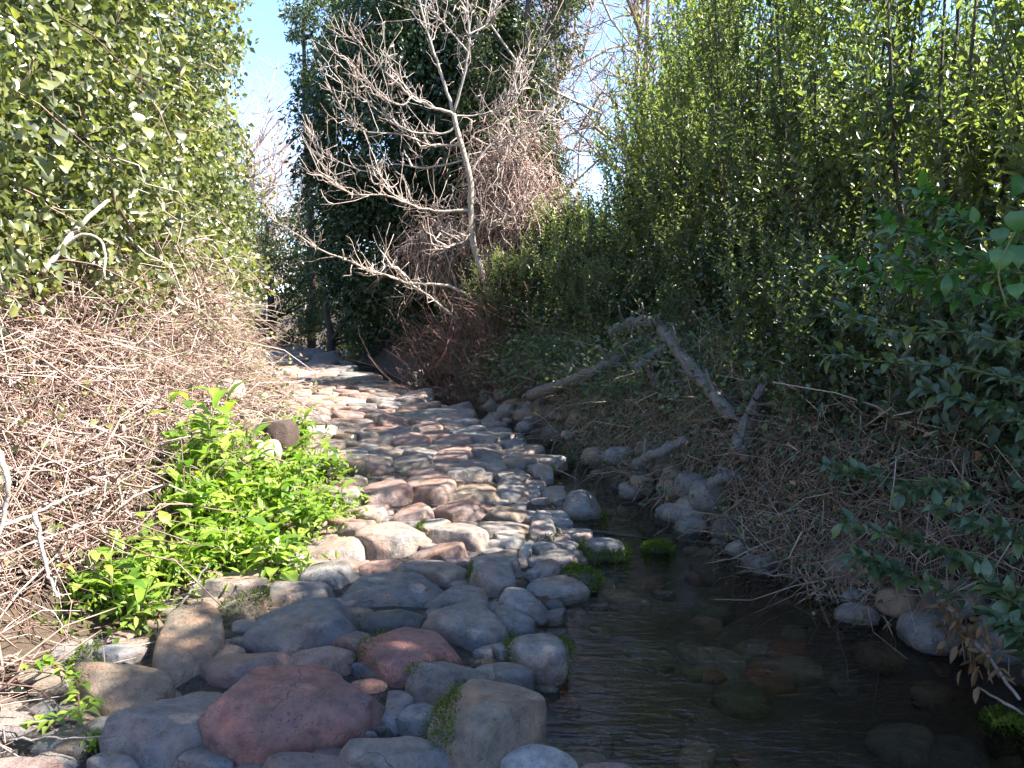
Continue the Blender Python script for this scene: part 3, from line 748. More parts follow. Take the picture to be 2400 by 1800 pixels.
st(Z6([(210,790),(250,775),(275,800),(230,815)]), GREY, 1.1, None, None, -0.22)
st(Z3([(1570,700),(1590,630),(1650,610),(1720,660),(1760,750),(1600,765)]), GREY, 1.3)
st(Z3([(1560,600),(1620,560),(1700,560),(1770,610),(1750,660),(1600,640)]), GREY)
st(Z3([(1730,690),(1800,650),(1840,720),(1800,755),(1750,740)]), PALE)
st(Z3([(1750,550),(1830,510),(1900,540),(1920,600),(1830,610)]), PALE, 1.0, None, ('sides', 250))
st(Z3([(1480,570),(1530,510),(1600,520),(1620,570),(1540,620),(1480,610)]), PALE)
st(Z3([(1190,570),(1250,530),(1400,510),(1470,560),(1460,620),(1280,640),(1200,610)]), GREY)
st(Z3([(950,580),(960,545),(1100,540),(1200,560),(1130,600),(980,610)]), RUST)
st(Z3([(1450,380),(1530,330),(1620,320),(1635,360),(1560,410),(1470,405)]), PALE, 1.0, 'smooth pale blue stone at the path edge beside the riffle')
st(Z3([(1610,380),(1690,360),(1745,400),(1700,430),(1620,420)]), GREY)
st(Z3([(760,800),(540,770),(600,745),(700,745),(735,775)][1:]), RUST)
st(Z3([(540,700),(580,670),(650,680),(690,730),(600,745),(550,735)]), WARM)
st(Z3([(520,650),(560,620),(660,625),(665,670),(600,680),(530,665)]), RUST)
st(Z9([(1290,880),(1300,780),(1320,690),(1500,700),(1660,790),(1640,880),(1420,905)]), WHITE, 1.1, 'bright white angular rock at the left edge of the path')
st(Z9([(1640,880),(1700,790),(1780,790),(1910,880),(1840,960),(1700,930)]), TAN)

def moss_on(me, mode, count, seed, parent, name='moss', blade=0.022):
    r = np.random.default_rng(seed)
    n = len(me.vertices)
    V = np.empty(n * 3, np.float32); me.vertices.foreach_get('co', V); V = V.reshape(-1, 3).astype(float)
    Nn = np.empty(n * 3, np.float32); me.vertices.foreach_get('normal', Nn); Nn = Nn.reshape(-1, 3).astype(float)
    ext = np.abs(V).max(0)
    u = V / ext
    if mode == 'top': ok = u[:, 2] > -0.25
    elif mode == 'left': ok = (u[:, 0] < -0.45) & (np.abs(u[:, 2]) < 0.6)
    elif mode == 'front': ok = (u[:, 1] < 0.35) & (u[:, 2] < 0.12) & (u[:, 2] > -0.7)
    elif mode == 'skirt': ok = (u[:, 1] < 0.6) & (u[:, 2] < 0.42) & (u[:, 2] > -0.7)
    else: ok = (np.abs(u[:, 0]) > 0.7) & (np.abs(u[:, 2]) < 0.5)
    ids = np.nonzero(ok)[0]
    if len(ids) < 3: return
    me_e = np.empty(len(me.edges) * 2, np.int32); me.edges.foreach_get('vertices', me_e); me_e = me_e.reshape(-1, 2)
    me_e = me_e[ok[me_e[:, 0]] & ok[me_e[:, 1]]]
    e1 = me_e[r.integers(0, len(me_e), count)]
    e2i = r.integers(0, 2, count)
    t = r.uniform(0, 1, (count, 1))
    P = V[e1[:, 0]] * t + V[e1[:, 1]] * (1 - t) + r.normal(0, 0.012, (count, 3))
    N = Nn[e1[:, 0]]
    clump = pnoise(P / ext, 4.0, seed + 3)
    P = P + N * 0.006
    D = unit(N * 0.8 + r.normal(0, 0.55, (count, 3)) + np.array([0, 0, -0.15 if mode == 'skirt' else 0.1]))
    L = blade * r.uniform(0.6, 1.5, count) * (1 + 0.4 * clump)
    m = leaf_mesh(name, P, D, unit(r.normal(0, 1, (count, 3))), L, L * 0.4, np.clip(0.5 + 0.35 * clump + r.normal(0, 0.15, count), 0, 1))
    o = bpy.data.objects.new(name, m)
    m.materials.append(M_MOSS)
    COL.objects.link(o)
    o.parent = parent
    o['kind'] = 'stuff'
    return o

MAN = []   # footprints of traced stones
for si, (poly, colr, hf, label, moss, base) in enumerate(S):
    pp = np.array(poly, float)
    lo, hi = pp[:, 1].max(), pp[:, 1].min()
    cx = pp[:, 0].mean()
    zb = -0.09 if base is None else base + 0.06
    g = at_z(cx, lo, zb)
    w = (pp[:, 0].max() - pp[:, 0].min()) / F_PX * g[1]
    h = (lo - hi) / F_PX * g[1]
    t = float(np.clip(0.34 * min(w, h * 1.6), 0.05, 0.26)) * hf
    t = min(t, h * 1.0)
    fp = []
    for x, y in pp:
        v = (lo - y) / (lo - hi)
        fp.append(at_z(x, y, zb + t * 0.78 * v)[:2])
    fp = np.array(fp)
    # a stone is never deeper than about 1.25 of its width
    c, rf = poly_radius(fp)
    dep = fp[:, 1].max() - fp[:, 1].min()
    up = t * 0.72; dn = t * 0.28 + (0.13 if base is None else 0.16)
    big = w > 0.25
    peak = bool(label) and 'triangular' in label
    if peak: up *= 1.5
    round_ = base is not None and moss is not None and moss[0] in ('top', 'skirt')
    if round_: up *= 1.25
    me = stone_mesh(rf, up, dn, 100 + si, nt=60 if big else 30, nr=23 if big else 13, p=0.85 if peak else (0.62 if round_ else 0.34), q=1.0 if peak else (0.95 if round_ else 0.66), facets=6 if big else 3, amp=0.045, grow=1.2)
    loc = (c[0], c[1], zb + t * 0.28)
    MAN.append((c, float(rf(np.linspace(0, 6.28, 16)).mean()), rf))
    jit = 1 + rng.normal(0, 0.07)
    if label:
        o = mk('boulder', me, M_STONE, None, loc, label=label, category='boulder')
        o['group'] = 'boulders along the stream'
    else:
        o = mk('stone', me, M_STONE, stone_path if edgeR(c[1]) + 0.35 > c[0] else ground, loc)
    o.color = (colr[0] * jit, colr[1] * jit, colr[2] * jit, 1)
    if moss:
        moss_on(me, moss[0], int(moss[1] * (2.2 if moss[0] in ('left', 'sides') else 1.3)), 900 + si, o, blade=0.011 if moss[0] in ('left', 'sides') else 0.017)

# stones of the path farther on: a close packed bed
MC0 = np.array([m[0] for m in MAN]); MR0 = np.array([m[1] for m in MAN])
def inside_manual(p, k=1.0):
    d = p - MC0
    q = np.hypot(d[:, 0], d[:, 1])
    for i in np.nonzero(q < MR0 * 2.2)[0]:
        if q[i] < float(MAN[i][2](np.array([math.atan2(d[i, 1], d[i, 0])]))[0]) * k:
            return True
    return False

pts = []
def spacing(y): return 0.13 if y < 7.6 else 0.30 + 0.012 * max(0, y - 6)
acc = np.zeros((500, 3)); na = 0; near_n = 0
for tries in range(15000):
    y = rng.uniform(2.3, 7.6) if tries % 2 else rng.uniform(7.6, 25.5)
    if na >= 420: break
    if y < 7.6 and near_n > 190: continue
    p = np.array([rng.uniform(edgeL(y) - 0.1, edgeR(y) + 0.05), y])
    sp = spacing(y)
    if na and (np.hypot(acc[:na, 0] - p[0], acc[:na, 1] - p[1]) < np.minimum(acc[:na, 2], sp)).any(): continue
    if inside_manual(p, 1.02): continue
    acc[na] = (p[0], p[1], sp); na += 1; near_n += y < 7.6
    pts.append((p, y))
PA = np.array([p for p, _ in pts])
for it in range(2):    # gentle relaxation of the far bed
    for i in range(len(PA)):
        if PA[i, 1] < 7.6: continue
        d = PA - PA[i]
        q = np.hypot(d[:, 0], d[:, 1]); q[i] = 9
        nb = np.argsort(q)[:4]
        push = -(d[nb] / q[nb][:, None] * np.clip(0.5 - q[nb], 0, 1)[:, None]).sum(0) * 0.4
        PA[i] += push
MC = np.array([m[0] for m in MAN])
cells = np.vstack([PA, MC])
PALETTE = [RUST, RUST, WARM, WARM, GREY, RUST, TAN, GREY]
for i in range(len(PA)):
    d = cells - PA[i]
    q = np.hypot(d[:, 0], d[:, 1])
    sel = (q > 1e-4) & (q < 1.6)
    dd = d[sel]; qq = q[sel]
    small = PA[i, 1] < 7.6
    cap = rng.uniform(0.06, 0.15) if small else rng.uniform(0.26, 0.40) * (1 + 0.02 * PA[i, 1])
    def rf(th, dd=dd, qq=qq, cap=cap):
        th = np.linspace(0, 2 * np.pi, 96, endpoint=False) if len(th) == 0 else th
        def raw(a):
            u = np.stack([np.cos(a), np.sin(a)], -1)
            pr = u @ dd.T
            r = np.where(pr > 1e-6, (qq ** 2)[None] / 2 / np.maximum(pr, 1e-6), 9)
            ell = cap / np.sqrt(np.cos(a) ** 2 + (np.sin(a) * 1.3) ** 2)
            return np.minimum(r.min(1) if len(qq) else 9, ell)
        return (raw(th) * 2 + raw(th + 0.2) + raw(th - 0.2)) / 4 * (0.98 if not small else 1.0)
    x, y = PA[i]
    sz = float(rf(np.linspace(0, 6.28, 12)).mean())
    hgt = sz * rng.uniform(0.30, 0.48)
    far = y > 14
    me = stone_mesh(rf, hgt * 0.75, hgt * 0.3 + 0.1, 5000 + i, nt=16 if far or small else 24, nr=7 if far or small else 11, p=0.34, q=0.66, facets=3, amp=0.05, grow=1.08)
    zc = float(ground_z(x, y)) + (0.03 if not small else 0.0) + rng.normal(0, 0.012)
    o = mk('stone', me, M_STONE, stone_path, (x, y, zc))
    e = (x - edgeL(y)) / (edgeR(y) - edgeL(y))
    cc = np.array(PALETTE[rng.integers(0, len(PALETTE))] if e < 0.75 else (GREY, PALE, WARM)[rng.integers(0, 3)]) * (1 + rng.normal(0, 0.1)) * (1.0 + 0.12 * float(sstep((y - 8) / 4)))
    o.color = (*cc, 1)

# stones on the stream bed and along the foot of the right bank
def loose_stone(x, y, r0, colr, parent, seed, lift=0.0, flat=0.55):
    ecc = rng.uniform(0.65, 1.0); rot = rng.uniform(0, 3.14); k = rng.normal(0, 0.06, 4)
    def rf(th):
        a = th - rot
        return r0 / np.sqrt(np.cos(a) ** 2 + (np.sin(a) / ecc) ** 2) * (1 + k[0] * np.cos(2 * a + k[1] * 9) + k[2] * np.cos(3 * a + k[3] * 9))
    me = stone_mesh(rf, r0 * flat, r0 * 0.5, seed, nt=20, nr=9, p=0.5, facets=3, amp=0.06)
    o = mk('stone', me, M_STONE, parent, (x, y, float(ground_z(x, y)) + lift))
    o.color = (*(np.array(colr) * (1 + rng.normal(0, 0.12))), 1)
    return o
BED = [(0.34, 0.28, 0.19), (0.42, 0.34, 0.23), (0.24, 0.21, 0.18), (0.46, 0.20, 0.12), (0.22, 0.24, 0.11), (0.50, 0.42, 0.30)]
for i in range(170):
    y = 2.4 + 10 * rng.uniform(0, 1) ** 1.5
    u = rng.uniform(0.05, 0.97)
    x = edgeR(y) * (1 - u) + edgeC(y) * u
    r0 = rng.uniform(0.05, 0.19)
    if float(ground_z(x, y)) + r0 * 0.5 > WATER_Z - 0.02: r0 *= 0.55
    loose_stone(x, y, r0, BED[rng.integers(0, 6)], ground, 7000 + i, 0.0, 0.45)
for i in range(120):
    y = 3.2 + 14 * rng.uniform(0, 1) ** 1.3
    x = edgeC(y) + rng.uniform(-0.15, 0.32)
    loose_stone(x, y, rng.uniform(0.06, 0.19), (TAN, GREY, PALE, WARM, DARKC)[rng.integers(0, 5)], ground, 7300 + i, rng.uniform(0, 0.06), 0.7)
for i in range(46):
    y = rng.uniform(2.5, 9.5)
    loose_stone(edgeR(y) + rng.uniform(-0.08, 0.16), y, rng.uniform(0.05, 0.13), (GREY, PALE, SLATE, WARM)[rng.integers(0, 4)], ground, 7700 + i, rng.uniform(-0.02, 0.03), 0.6)
for i in range(14):   # riffle stones far upstream
    y = rng.uniform(13, 21)
    x = edgeR(y) + rng.uniform(0.1, 0.7)
    loose_stone(x, y, rng.uniform(0.10, 0.2), (GREY, SLATE, WARM)[rng.integers(0, 3)], ground, 7500 + i, 0.12, 0.6)

# ------------------------------------------------------------------ left bank: dry bramble mounds
def dry_mound(label, x0, x1, y0, y1, n, hgt, mat, group, side, leafn=0, leafmat=None, r=0.005, lenr=(0.5, 1.3), out=0.25, leafsize=0.055):
    """a mound of arching dry stems over the bank between y0 and y1; side=+1 faces +x (left bank), -1 faces -x"""
    cx, cy = (x0 + x1) / 2, (y0 + y1) / 2
    base = thing('dry_bramble', label, 'bramble', (cx, cy, float(ground_z(cx, cy))), group)
    u = rng.uniform(0, 1, n); yy = rng.uniform(y0, y1, n)
    ed = edgeL(yy) if side > 0 else edgeC(yy)
    d = x0 + (x1 - x0) * u                               # distance behind the bank edge
    xx = ed - side * d
    gz = ground_z(xx, yy)
    z = gz + hgt * sstep((d - x0) / max((x1 - x0) * 0.8, 0.1) + 0.10) * rng.uniform(0.1, 1.0, n) ** 0.6
    P = np.stack([xx, yy, z], -1)
    D = unit(np.stack([side * rng.normal(out, 0.45, n), rng.normal(0, 0.75, n), rng.normal(0.1, 0.55, n)], -1))
    L = rng.uniform(lenr[0], lenr[1], n) * rng.choice([0.5, 1.0], n, p=[0.5, 0.5])
    pts_, R_ = twigs(P, D, L, K=5, sag=0.45, r=r)
    gmin = ground_z(pts_[..., 0], pts_[..., 1])
    over = pts_[..., 2] < gmin + 0.01
    pts_[..., 2] = np.where(over, gmin + rng.uniform(0.01, 0.06, over.shape), pts_[..., 2])
    tnt = np.clip(rng.normal(0.5, 0.28, n), 0, 1)
    mk('stems', tubes_mesh('stems', pts_, R_, 3, tnt), mat, base, kind='stuff')
    if leafn:
        k = rng.integers(0, n, leafn)
        f = rng.integers(1, 5, leafn)
        LP = pts_[k, f] + rng.normal(0, 0.03, (leafn, 3))
        O = np.repeat(np.array([[side * 0.8, -0.4, 0.5]]), leafn, 0)
        mk('foliage', cloud_mesh('foliage', LP, O, rng.uniform(0, 1, leafn), leafsize, 0.75), leafmat, base, kind='stuff')
        m = 700
        k = rng.integers(0, n, m)
        LP = pts_[k, rng.integers(0, 5, m)] + rng.normal(0, 0.04, (m, 3))
        mk('dead_leaves', cloud_mesh('dead_leaves', LP, unit(rng.normal(0, 1, (m, 3))), rng.uniform(0, 1, m), 0.05, 0.6), M_DRYLEAF, base, kind='stuff')
    return base

LB = 'dry brambles on the left bank'
left_mounds = [
    (1.2, 3.4, -0.1, 2.1, 'tangled dry brambles spilling over stones at the bottom left corner', 2200, 0.8, 350),
    (3.2, 4.8, 0.45, 2.6, 'matted dry brambles left of the lowest yellow green herbs', 2600, 1.0, 450),
    (4.8, 6.4, 0.85, 2.9, 'pinkish brown mat of dry stems behind the bright green herbs', 3200, 1.05, 700),
    (6.4, 8.4, 1.0, 2.8, 'dry brambles around the pale stumps on the left bank', 3000, 1.2, 1200),
    (8.4, 11.0, 0.7, 2.3, 'dry leafy bramble wall beyond the white rock', 2800, 1.7, 3200),
    (11.0, 15.5, 0.5, 2.0, 'farthest dry bramble tangle at the left edge of the path', 2400, 1.8, 4200)]
for (a, b, d0, d1, lab, n, h, ln) in left_mounds:
    dry_mound(lab, d0, d1, a, b, n, h, M_DRY, LB, +1, ln, M_IVY_SUN, lenr=(0.4, 1.0))

# thick pale canes among the brambles
def cane(px_pts, ys_, r, mat, name, label, cat, group=None):
    P = [at_y(x, y, d) for (x, y), d in zip(px_pts, ys_)]
    o = tube(name, P, r, r * 0.6, mat, None, n=16, sides=6, wobble=0.003)
    tag(o, label, cat, group)
    return o
cane([(0, 1060), (18, 1130), (8, 1210), (-20, 1300)], [3.4, 3.3, 3.3, 3.2], 0.013, M_BARK_PALE, 'bent_cane', 'pale bent cane cut by the left edge of the picture', 'cane', 'canes on the left bank')
cane([(-10, 1240), (90, 1200), (160, 1165), (230, 1140)], [3.4, 3.6, 3.7, 3.9], 0.010, M_BARK_PALE, 'fallen_cane', 'grey fallen cane slanting up across the left brambles', 'cane', 'canes on the left bank')
cane([(80, 1200), (100, 1290), (115, 1350), (135, 1400)], [3.3, 3.3, 3.25, 3.2], 0.010, M_BARK_PALE, 'hanging_cane', 'pale cane hanging down to the bottom left stones', 'cane', 'canes on the left bank')
cane([(100, 640), (160, 560), (215, 500), (255, 470)], [5.6, 5.8, 6.0, 6.2], 0.022, M_BARK_PALE, 'bare_branch', 'thick pale branch poking out of the left ivy', 'branch', 'bare branches in the left ivy')
cane([(130, 590), (190, 550), (240, 570), (245, 650)], [5.5, 5.6, 5.6, 5.5], 0.014, M_BARK_PALE, 'arched_branch', 'arched pale branch hanging from the left ivy', 'branch', 'bare branches in the left ivy')

# ------------------------------------------------------------------ trees and shrubs
def trunk_part(base, pts, r0, r1, mat, name='trunk', n=16):
    return tube(name, pts, r0, r1, mat, base, n=n, sides=9, wobble=0.015)

def ivy_tree(label, x, y, blobs, nleaf, size, mat, group, barkmat=M_BARK_DARK, cr=0.42, cat='tree', name='ivy_tree', strands=0, up=0.35, aspect=0.75, per=60, six=False):
    gz = float(ground_z(x, y))
    base = thing(name, label, cat, (x, y, gz), group)
    top = max(b[0][2] + b[1][2] * 0.6 for b in blobs)
    trunk_part(base, [(x, y, gz - 0.2), (x + 0.1, y, gz + top * 0.35), (x - 0.05, y + 0.1, top * 0.7), (x + 0.05, y, top)], 0.16, 0.05, barkmat)
    for (c, rad) in blobs:
        c = np.array(c)
        for _ in range(3):
            q = c + rdir(1)[0] * np.array(rad) * 0.8
            s = np.array([x, y, max(gz + 0.5, c[2] - rad[2] * 0.6)])
            trunk_part(base, [s, (s + q) / 2 + np.array([0, 0, 0.15]), q], 0.05, 0.012, barkmat, 'limb', 8)
    tot = sum(b[1][0] * b[1][2] for b in blobs)
    PP, OO, CC = [], [], []
    for (c, rad) in blobs:
        n = int(nleaf * rad[0] * rad[2] / tot)
        p, o, ct = clumps(c, rad, max(4, n // per), per, cr)
        PP.append(p); OO.append(o); CC.append(ct)
    P = np.concatenate(PP); O = np.concatenate(OO); ct = np.concatenate(CC)
    k = P[:, 2] > ground_z(P[:, 0], P[:, 1]) + 0.05
    P, O, ct = P[k], O[k], ct[k]
    if strands:
        kk = rng.integers(0, len(P), strands)
        vp_, vr_ = twigs(P[kk] + O[kk] * 0.05, unit(rng.normal(0, 0.5, (strands, 3)) + O[kk] * 0.3 + np.array([0, 0, -0.5])), rng.uniform(0.25, 0.8, strands), K=5, sag=0.3, r=0.006)
        mk('vine_stems', tubes_mesh('vine_stems', vp_, vr_, 3, np.clip(rng.normal(0.55, 0.3, strands), 0, 1)), M_DRY, base, kind='stuff')
    crown = mk('crown', cloud_mesh('crown', P, O, ct, size, aspect, up=up, hang=0.45, six=six), mat, base, kind='stuff')
    return base

LG = 'ivy covered trees on the left bank'
left_trees = [
    ('ivy covered tree filling the top left corner', -4.9, 4.6, [((-4.4, 4.8, 3.6), (1.5, 1.5, 1.7)), ((-4.6, 5.2, 5.6), (1.5, 1.6, 1.5)), ((-3.9, 4.9, 2.2), (0.9, 1.2, 0.8))], 25500, 0.074),
    ('ivy covered tree with hanging strands left of the sky gap', -4.9, 7.2, [((-4.4, 7.2, 3.2), (1.25, 1.5, 1.5)), ((-4.6, 7.4, 5.4), (1.5, 1.6, 1.7)), ((-3.9, 7.0, 2.1), (0.8, 1.3, 0.7))], 35700, 0.074),
    ('tall ivy covered tree behind the strands on the left', -5.4, 10.0, [((-5.0, 10.0, 3.2), (1.4, 1.7, 1.6)), ((-5.2, 10.2, 5.6), (1.6, 1.7, 1.8)), ((-4.4, 9.8, 2.1), (0.8, 1.5, 0.8)), ((-5.4, 10.0, 7.4), (1.3, 1.4, 1.2))], 35700, 0.082),
    ('ivy covered tree bordering the left side of the sky gap', -6.2, 13.2, [((-5.7, 13.0, 3.6), (1.4, 1.7, 1.7)), ((-6.0, 13.2, 6.2), (1.5, 1.7, 2.0)), ((-5.0, 12.8, 2.0), (0.8, 1.5, 0.9)), ((-6.3, 13.2, 8.0), (1.1, 1.4, 1.3))], 28900, 0.090),
    ('farthest ivy tree on the left where the path bends', -7.6, 17.0, [((-7.2, 16.8, 2.8), (1.4, 1.6, 2.0)), ((-7.5, 17.0, 5.2), (1.3, 1.6, 1.7))], 17000, 0.102)]
for (lab, x, y, blobs, n, s) in left_trees:
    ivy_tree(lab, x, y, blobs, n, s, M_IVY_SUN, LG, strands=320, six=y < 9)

# hanging ivy strands with larger leaves, parts of the second tree's curtain
def strand(label, px, py0, py1, d, nl):
    a = at_y(px, py0, d); b = at_y(px + random.uniform(-15, 15), py1, d - 0.1)
    base = thing('ivy_strand', label, 'vine', b, 'hanging ivy strands')
    tube('stem', [a, (a + b) / 2 + np.array([0.03, 0, 0]), b], 0.006, 0.004, M_BARK_DARK, base, n=8, sides=4)
    t = np.linspace(0, 1, nl)
    P = a[None] * (1 - t)[:, None] + b[None] * t[:, None] + rng.normal(0, 0.035, (nl, 3))
    for i in range(nl):
        o = bpy.data.objects.new('leaf', IVY_LEAF)
        COL.objects.link(o)
        o.parent = base
        s = random.uniform(0.8, 1.3)
        o.location = Vector(P[i]) - base.location
        o.rotation_euler = (random.uniform(-0.6, 0.6), random.uniform(-0.6, 0.6), random.uniform(0, 6.28))
        o.rotation_euler = Vector((random.uniform(0.2, 1), random.uniform(-1, 0.3), random.uniform(-1.2, -0.2))).to_track_quat('X', 'Z').to_euler()
        o.scale = (s, s, s)

def blade_mesh(name, outline, L, W, bend=0.25, foldk=0.18, mat=None):
    """leaf as a folded, bent sheet: outline = half widths along the midrib"""
    n = len(outline)
    V, Fq = [], []
    for i, hw in enumerate(outline):
        t = i / (n - 1)
        z = -bend * L * t * t + 0.08 * L * math.sin(t * 3.1)
        V += [(t * L, -hw * W, z + foldk * hw * W), (t * L, 0, z), (t * L, hw * W, z + foldk * hw * W)]
        if i:
            b = 3 * i
            Fq += [(b - 3, b, b + 1, b - 2), (b - 2, b + 1, b + 2, b - 1)]
    me = build_mesh(name, np.array(V), [np.array(Fq)], smooth=True)
    me.materials.append(mat)
    return me
M_IVY_OBJ = leaf_mat('ivy_leaf_large', G_IVY_SUN, rough=0.33, trans=0.35, use_object=True, spec=0.7)
IVY_LEAF = blade_mesh('ivy_leaf', [0.12, 0.45, 0.5, 0.36, 0.2, 0.01], 0.10, 0.09, 0.15, 0.15, M_IVY_OBJ)
strand('ivy strand hanging highest at the centre of the left trees', 325, 80, 420, 6.6, 26)
strand('longer ivy strand just left of the sky gap', 412, 20, 330, 6.8, 26)
strand('yellowing ivy strand low on the far left', 118, 170, 380, 4.6, 16)
strand('short ivy strand at the edge of the left foliage', 520, 120, 420, 8.2, 24)

# ------------------------------------------------------------------ bright green herbs
HERB_LEAVES = [blade_mesh('herb_leaf', [0.05, 0.22, 0.42, 0.5, 0.46, 0.3, 0.01], 0.17, 0.075, 0.3, 0.3, M_HERB_OBJ),
               blade_mesh('herb_leaf', [0.05, 0.30, 0.5, 0.5, 0.36, 0.2, 0.01], 0.14, 0.07, 0.45, 0.35, M_HERB_OBJ),
               blade_mesh('herb_leaf', [0.06, 0.2, 0.34, 0.45, 0.5, 0.35, 0.01], 0.20, 0.07, 0.2, 0.25, M_HERB_OBJ)]

def put_leaf(me, base, p, direction, upv, s):
    o = bpy.data.objects.new('leaf', me)
    COL.objects.link(o)
    o.parent = base
    d = Vector(direction).normalized()
    z = Vector(upv); z = (z - d * z.dot(d)).normalized()
    yv = z.cross(d)
    m = Matrix((d, yv, z)).transposed().to_4x4()
    o.rotation_euler = m.to_euler()
    o.location = Vector(p) - base.location
    o.scale = (s, s, s)
    return o

def herb(label, px, py, hgt, nst, nleaf, scale=1.0, spread=0.22):
    b = hit(px, py, 0.0)
    b[2] = float(ground_z(b[0], b[1]))
    base = thing('leafy_herb', label, 'herb', b, 'bright green herbs at the left edge of the path')
    segs = []
    lf = 0
    for k in range(nst):
        a = random.uniform(0, 6.28)
        lean = random.uniform(0.05, 1) * spread
        top = b + np.array([math.cos(a) * lean, math.sin(a) * lean, hgt * 1.3 * random.uniform(0.5, 1.05)])
        st_ = b + np.array([math.cos(a) * 0.05, math.sin(a) * 0.05, 0])
        segs.append((st_, top))
        tube('stem', [st_, (st_ + top) / 2 + rng.normal(0, 0.02, 3), top], 0.006, 0.003, M_STEM, base, n=6, sides=4)
        m = max(3, nleaf // nst)
        for i in range(m):
            t = 0.25 + 0.75 * (i + random.random() * 0.6) / m
            t = min(t, 1.0)
            p = st_ * (1 - t) + top * t
            ph = i * 2.4 + a
            el = random.uniform(0.0, 0.8) + (0.5 if t > 0.85 else 0)
            put_leaf(random.choice(HERB_LEAVES), base, p, (math.cos(ph), math.sin(ph), el), (0, 0, 1), scale * 1.4 * random.uniform(0.65, 1.15) * (1.1 - 0.35 * t))
    # small inner leaves
    n = 160
    c = b + np.array([0, 0, hgt * 0.45])
    P = c + rng.normal(0, 1, (n, 3)) * np.array([spread * 0.6, spread * 0.6, hgt * 0.22])
    P[:, 2] = np.maximum(P[:, 2], b[2] + 0.03)
    O = unit(P - b + 1e-3)
    mk('foliage', cloud_mesh('foliage', P, O, rng.uniform(0, 1, n), 0.07 * scale, 0.45, six=True), M_HERB, base, kind='stuff')

herbs = [
    ('lowest yellow green herb at the foot of the tan boulders', 300, 1475, 0.24, 4, 26, 0.75),
    ('yellow green herb leaning left above the lowest herb', 250, 1420, 0.26, 4, 26, 0.8),
    ('sunlit herb second from the bottom of the green row', 350, 1400, 0.30, 5, 30, 0.8),
    ('herb beside the fallen grey stick, third of the row', 420, 1370, 0.34, 5, 30, 0.85),
    ('leafy herb left of the dark rosette', 500, 1345, 0.34, 5, 32, 0.85),
    ('dark blue green broad rosette growing on the path edge', 645, 1355, 0.26, 6, 34, 0.95),
    ('small herb right behind the dark rosette', 570, 1320, 0.34, 5, 30, 0.85),
    ('herb against the bramble mat at the left of the clump', 440, 1260, 0.42, 5, 34, 0.95),
    ('bright herb at the heart of the clump', 540, 1260, 0.48, 6, 40, 0.95),
    ('bright herb right of the heart of the clump', 630, 1255, 0.42, 6, 40, 0.9),
    ('herb hanging over the path stones at the clump right side', 730, 1270, 0.36, 6, 40, 0.85),
    ('rightmost herb spilling on to the path', 770, 1225, 0.30, 5, 34, 0.8),
    ('herb in the upper middle of the clump', 600, 1190, 0.46, 6, 38, 0.95),
    ('herb below the pale stump', 690, 1190, 0.42, 6, 38, 0.9),
    ('tall herb at the upper left of the clump', 470, 1180, 0.62, 6, 44, 1.0),
    ('tallest herb spire reaching up the bramble mat', 520, 1140, 0.60, 6, 40, 1.0),
    ('herb with broad pale leaves below the dark stump', 690, 1130, 0.38, 4, 30, 1.05),
    ('round herb tuft on the path edge, farthest right', 775, 1130, 0.30, 6, 34, 0.85),
    ('dark upright herb beside the white rock', 700, 1060, 0.40, 4, 26, 0.9)]
for h in herbs:
    herb(*h)
for (lab, px, py, hg, ns, nl, sc) in [
    ('tiny green seedling at the foot of the largest red boulder', 490, 1780, 0.07, 3, 9, 0.32),
    ('tiny green seedling at the bottom left corner', 225, 1770, 0.07, 3, 8, 0.32),
    ('grassy green tuft growing between mid path stones', 985, 1362, 0.06, 5, 16, 0.3),
    ('little weed left of the pitted slate boulder', 770, 1375, 0.05, 3, 9, 0.26)]:
    herb(lab, px, py, hg, ns, nl, sc, 0.05)

# trailing bramble with pale leaves at the bottom left
def trailing(label, pts_px, zoff, nl):
    P = [hit(x, y, zoff) for x, y in pts_px]
    base = thing('trailing_bramble', label, 'bramble', P[0], 'trailing brambles at the bottom left')
    tube('stem', P, 0.005, 0.003, M_RED_STEM, base, n=12, sides=4)
    q = resample(P, nl)
    for i in range(nl):
        for k in range(3):
            a = random.uniform(0, 6.28)
            put_leaf(HERB_LEAVES[1], base, q[i] + rng.normal(0, 0.01, 3), (math.cos(a), math.sin(a), 0.3), (0, 0, 1), random.uniform(0.3, 0.5))
trailing('pale leaved trailing bramble over the lower left stones', [(70, 1560), (110, 1550), (150, 1575), (180, 1600), (185, 1660)], 0.16, 12)
trailing('short trailing bramble beside the blocky tan boulder', [(60, 1700), (130, 1690), (190, 1670), (215, 1640)], 0.12, 9)

# ------------------------------------------------------------------ stumps on the left
def stump(name, label, poly, mat, hf, seed, cat='stump', lift=0.0):
    pp = np.array(poly); lo, hi = pp[:, 1].max(), pp[:, 1].min()
    g = hit(pp[:, 0].mean(), lo, 0.0)
    d = g[1]
    w = (pp[:, 0].max() - pp[:, 0].min()) / F_PX * d
    h = (lo - hi) / F_PX * d
    c = np.array([g[0], d + w * 0.35])
    k = np.random.default_rng(seed).normal(0, 0.09, 6)
    rf = lambda th: w * 0.5 * (1 + k[0] * np.cos(3 * th) + k[1] * np.sin(5 * th) + k[2] * np.cos(7 * th + 1) + 0.5 * k[3] * np.sin(11 * th))
    me = stone_mesh(rf, h * 0.62 * hf, h * 0.5, seed, nt=48, nr=22, p=0.30, q=0.9, facets=4, amp=0.10)
    o = mk(name, me, mat, None, (c[0], c[1], g[2] + h * 0.35 + lift))
    tag(o, label, cat)
    return o
stump('rotten_stump', 'dark brown rotten stump beside the white rock', Z9([(760, 720), (1000, 640), (1200, 700), (1190, 900), (1000, 1060), (880, 1030), (780, 880)]), M_STUMP, 1.0, 41)
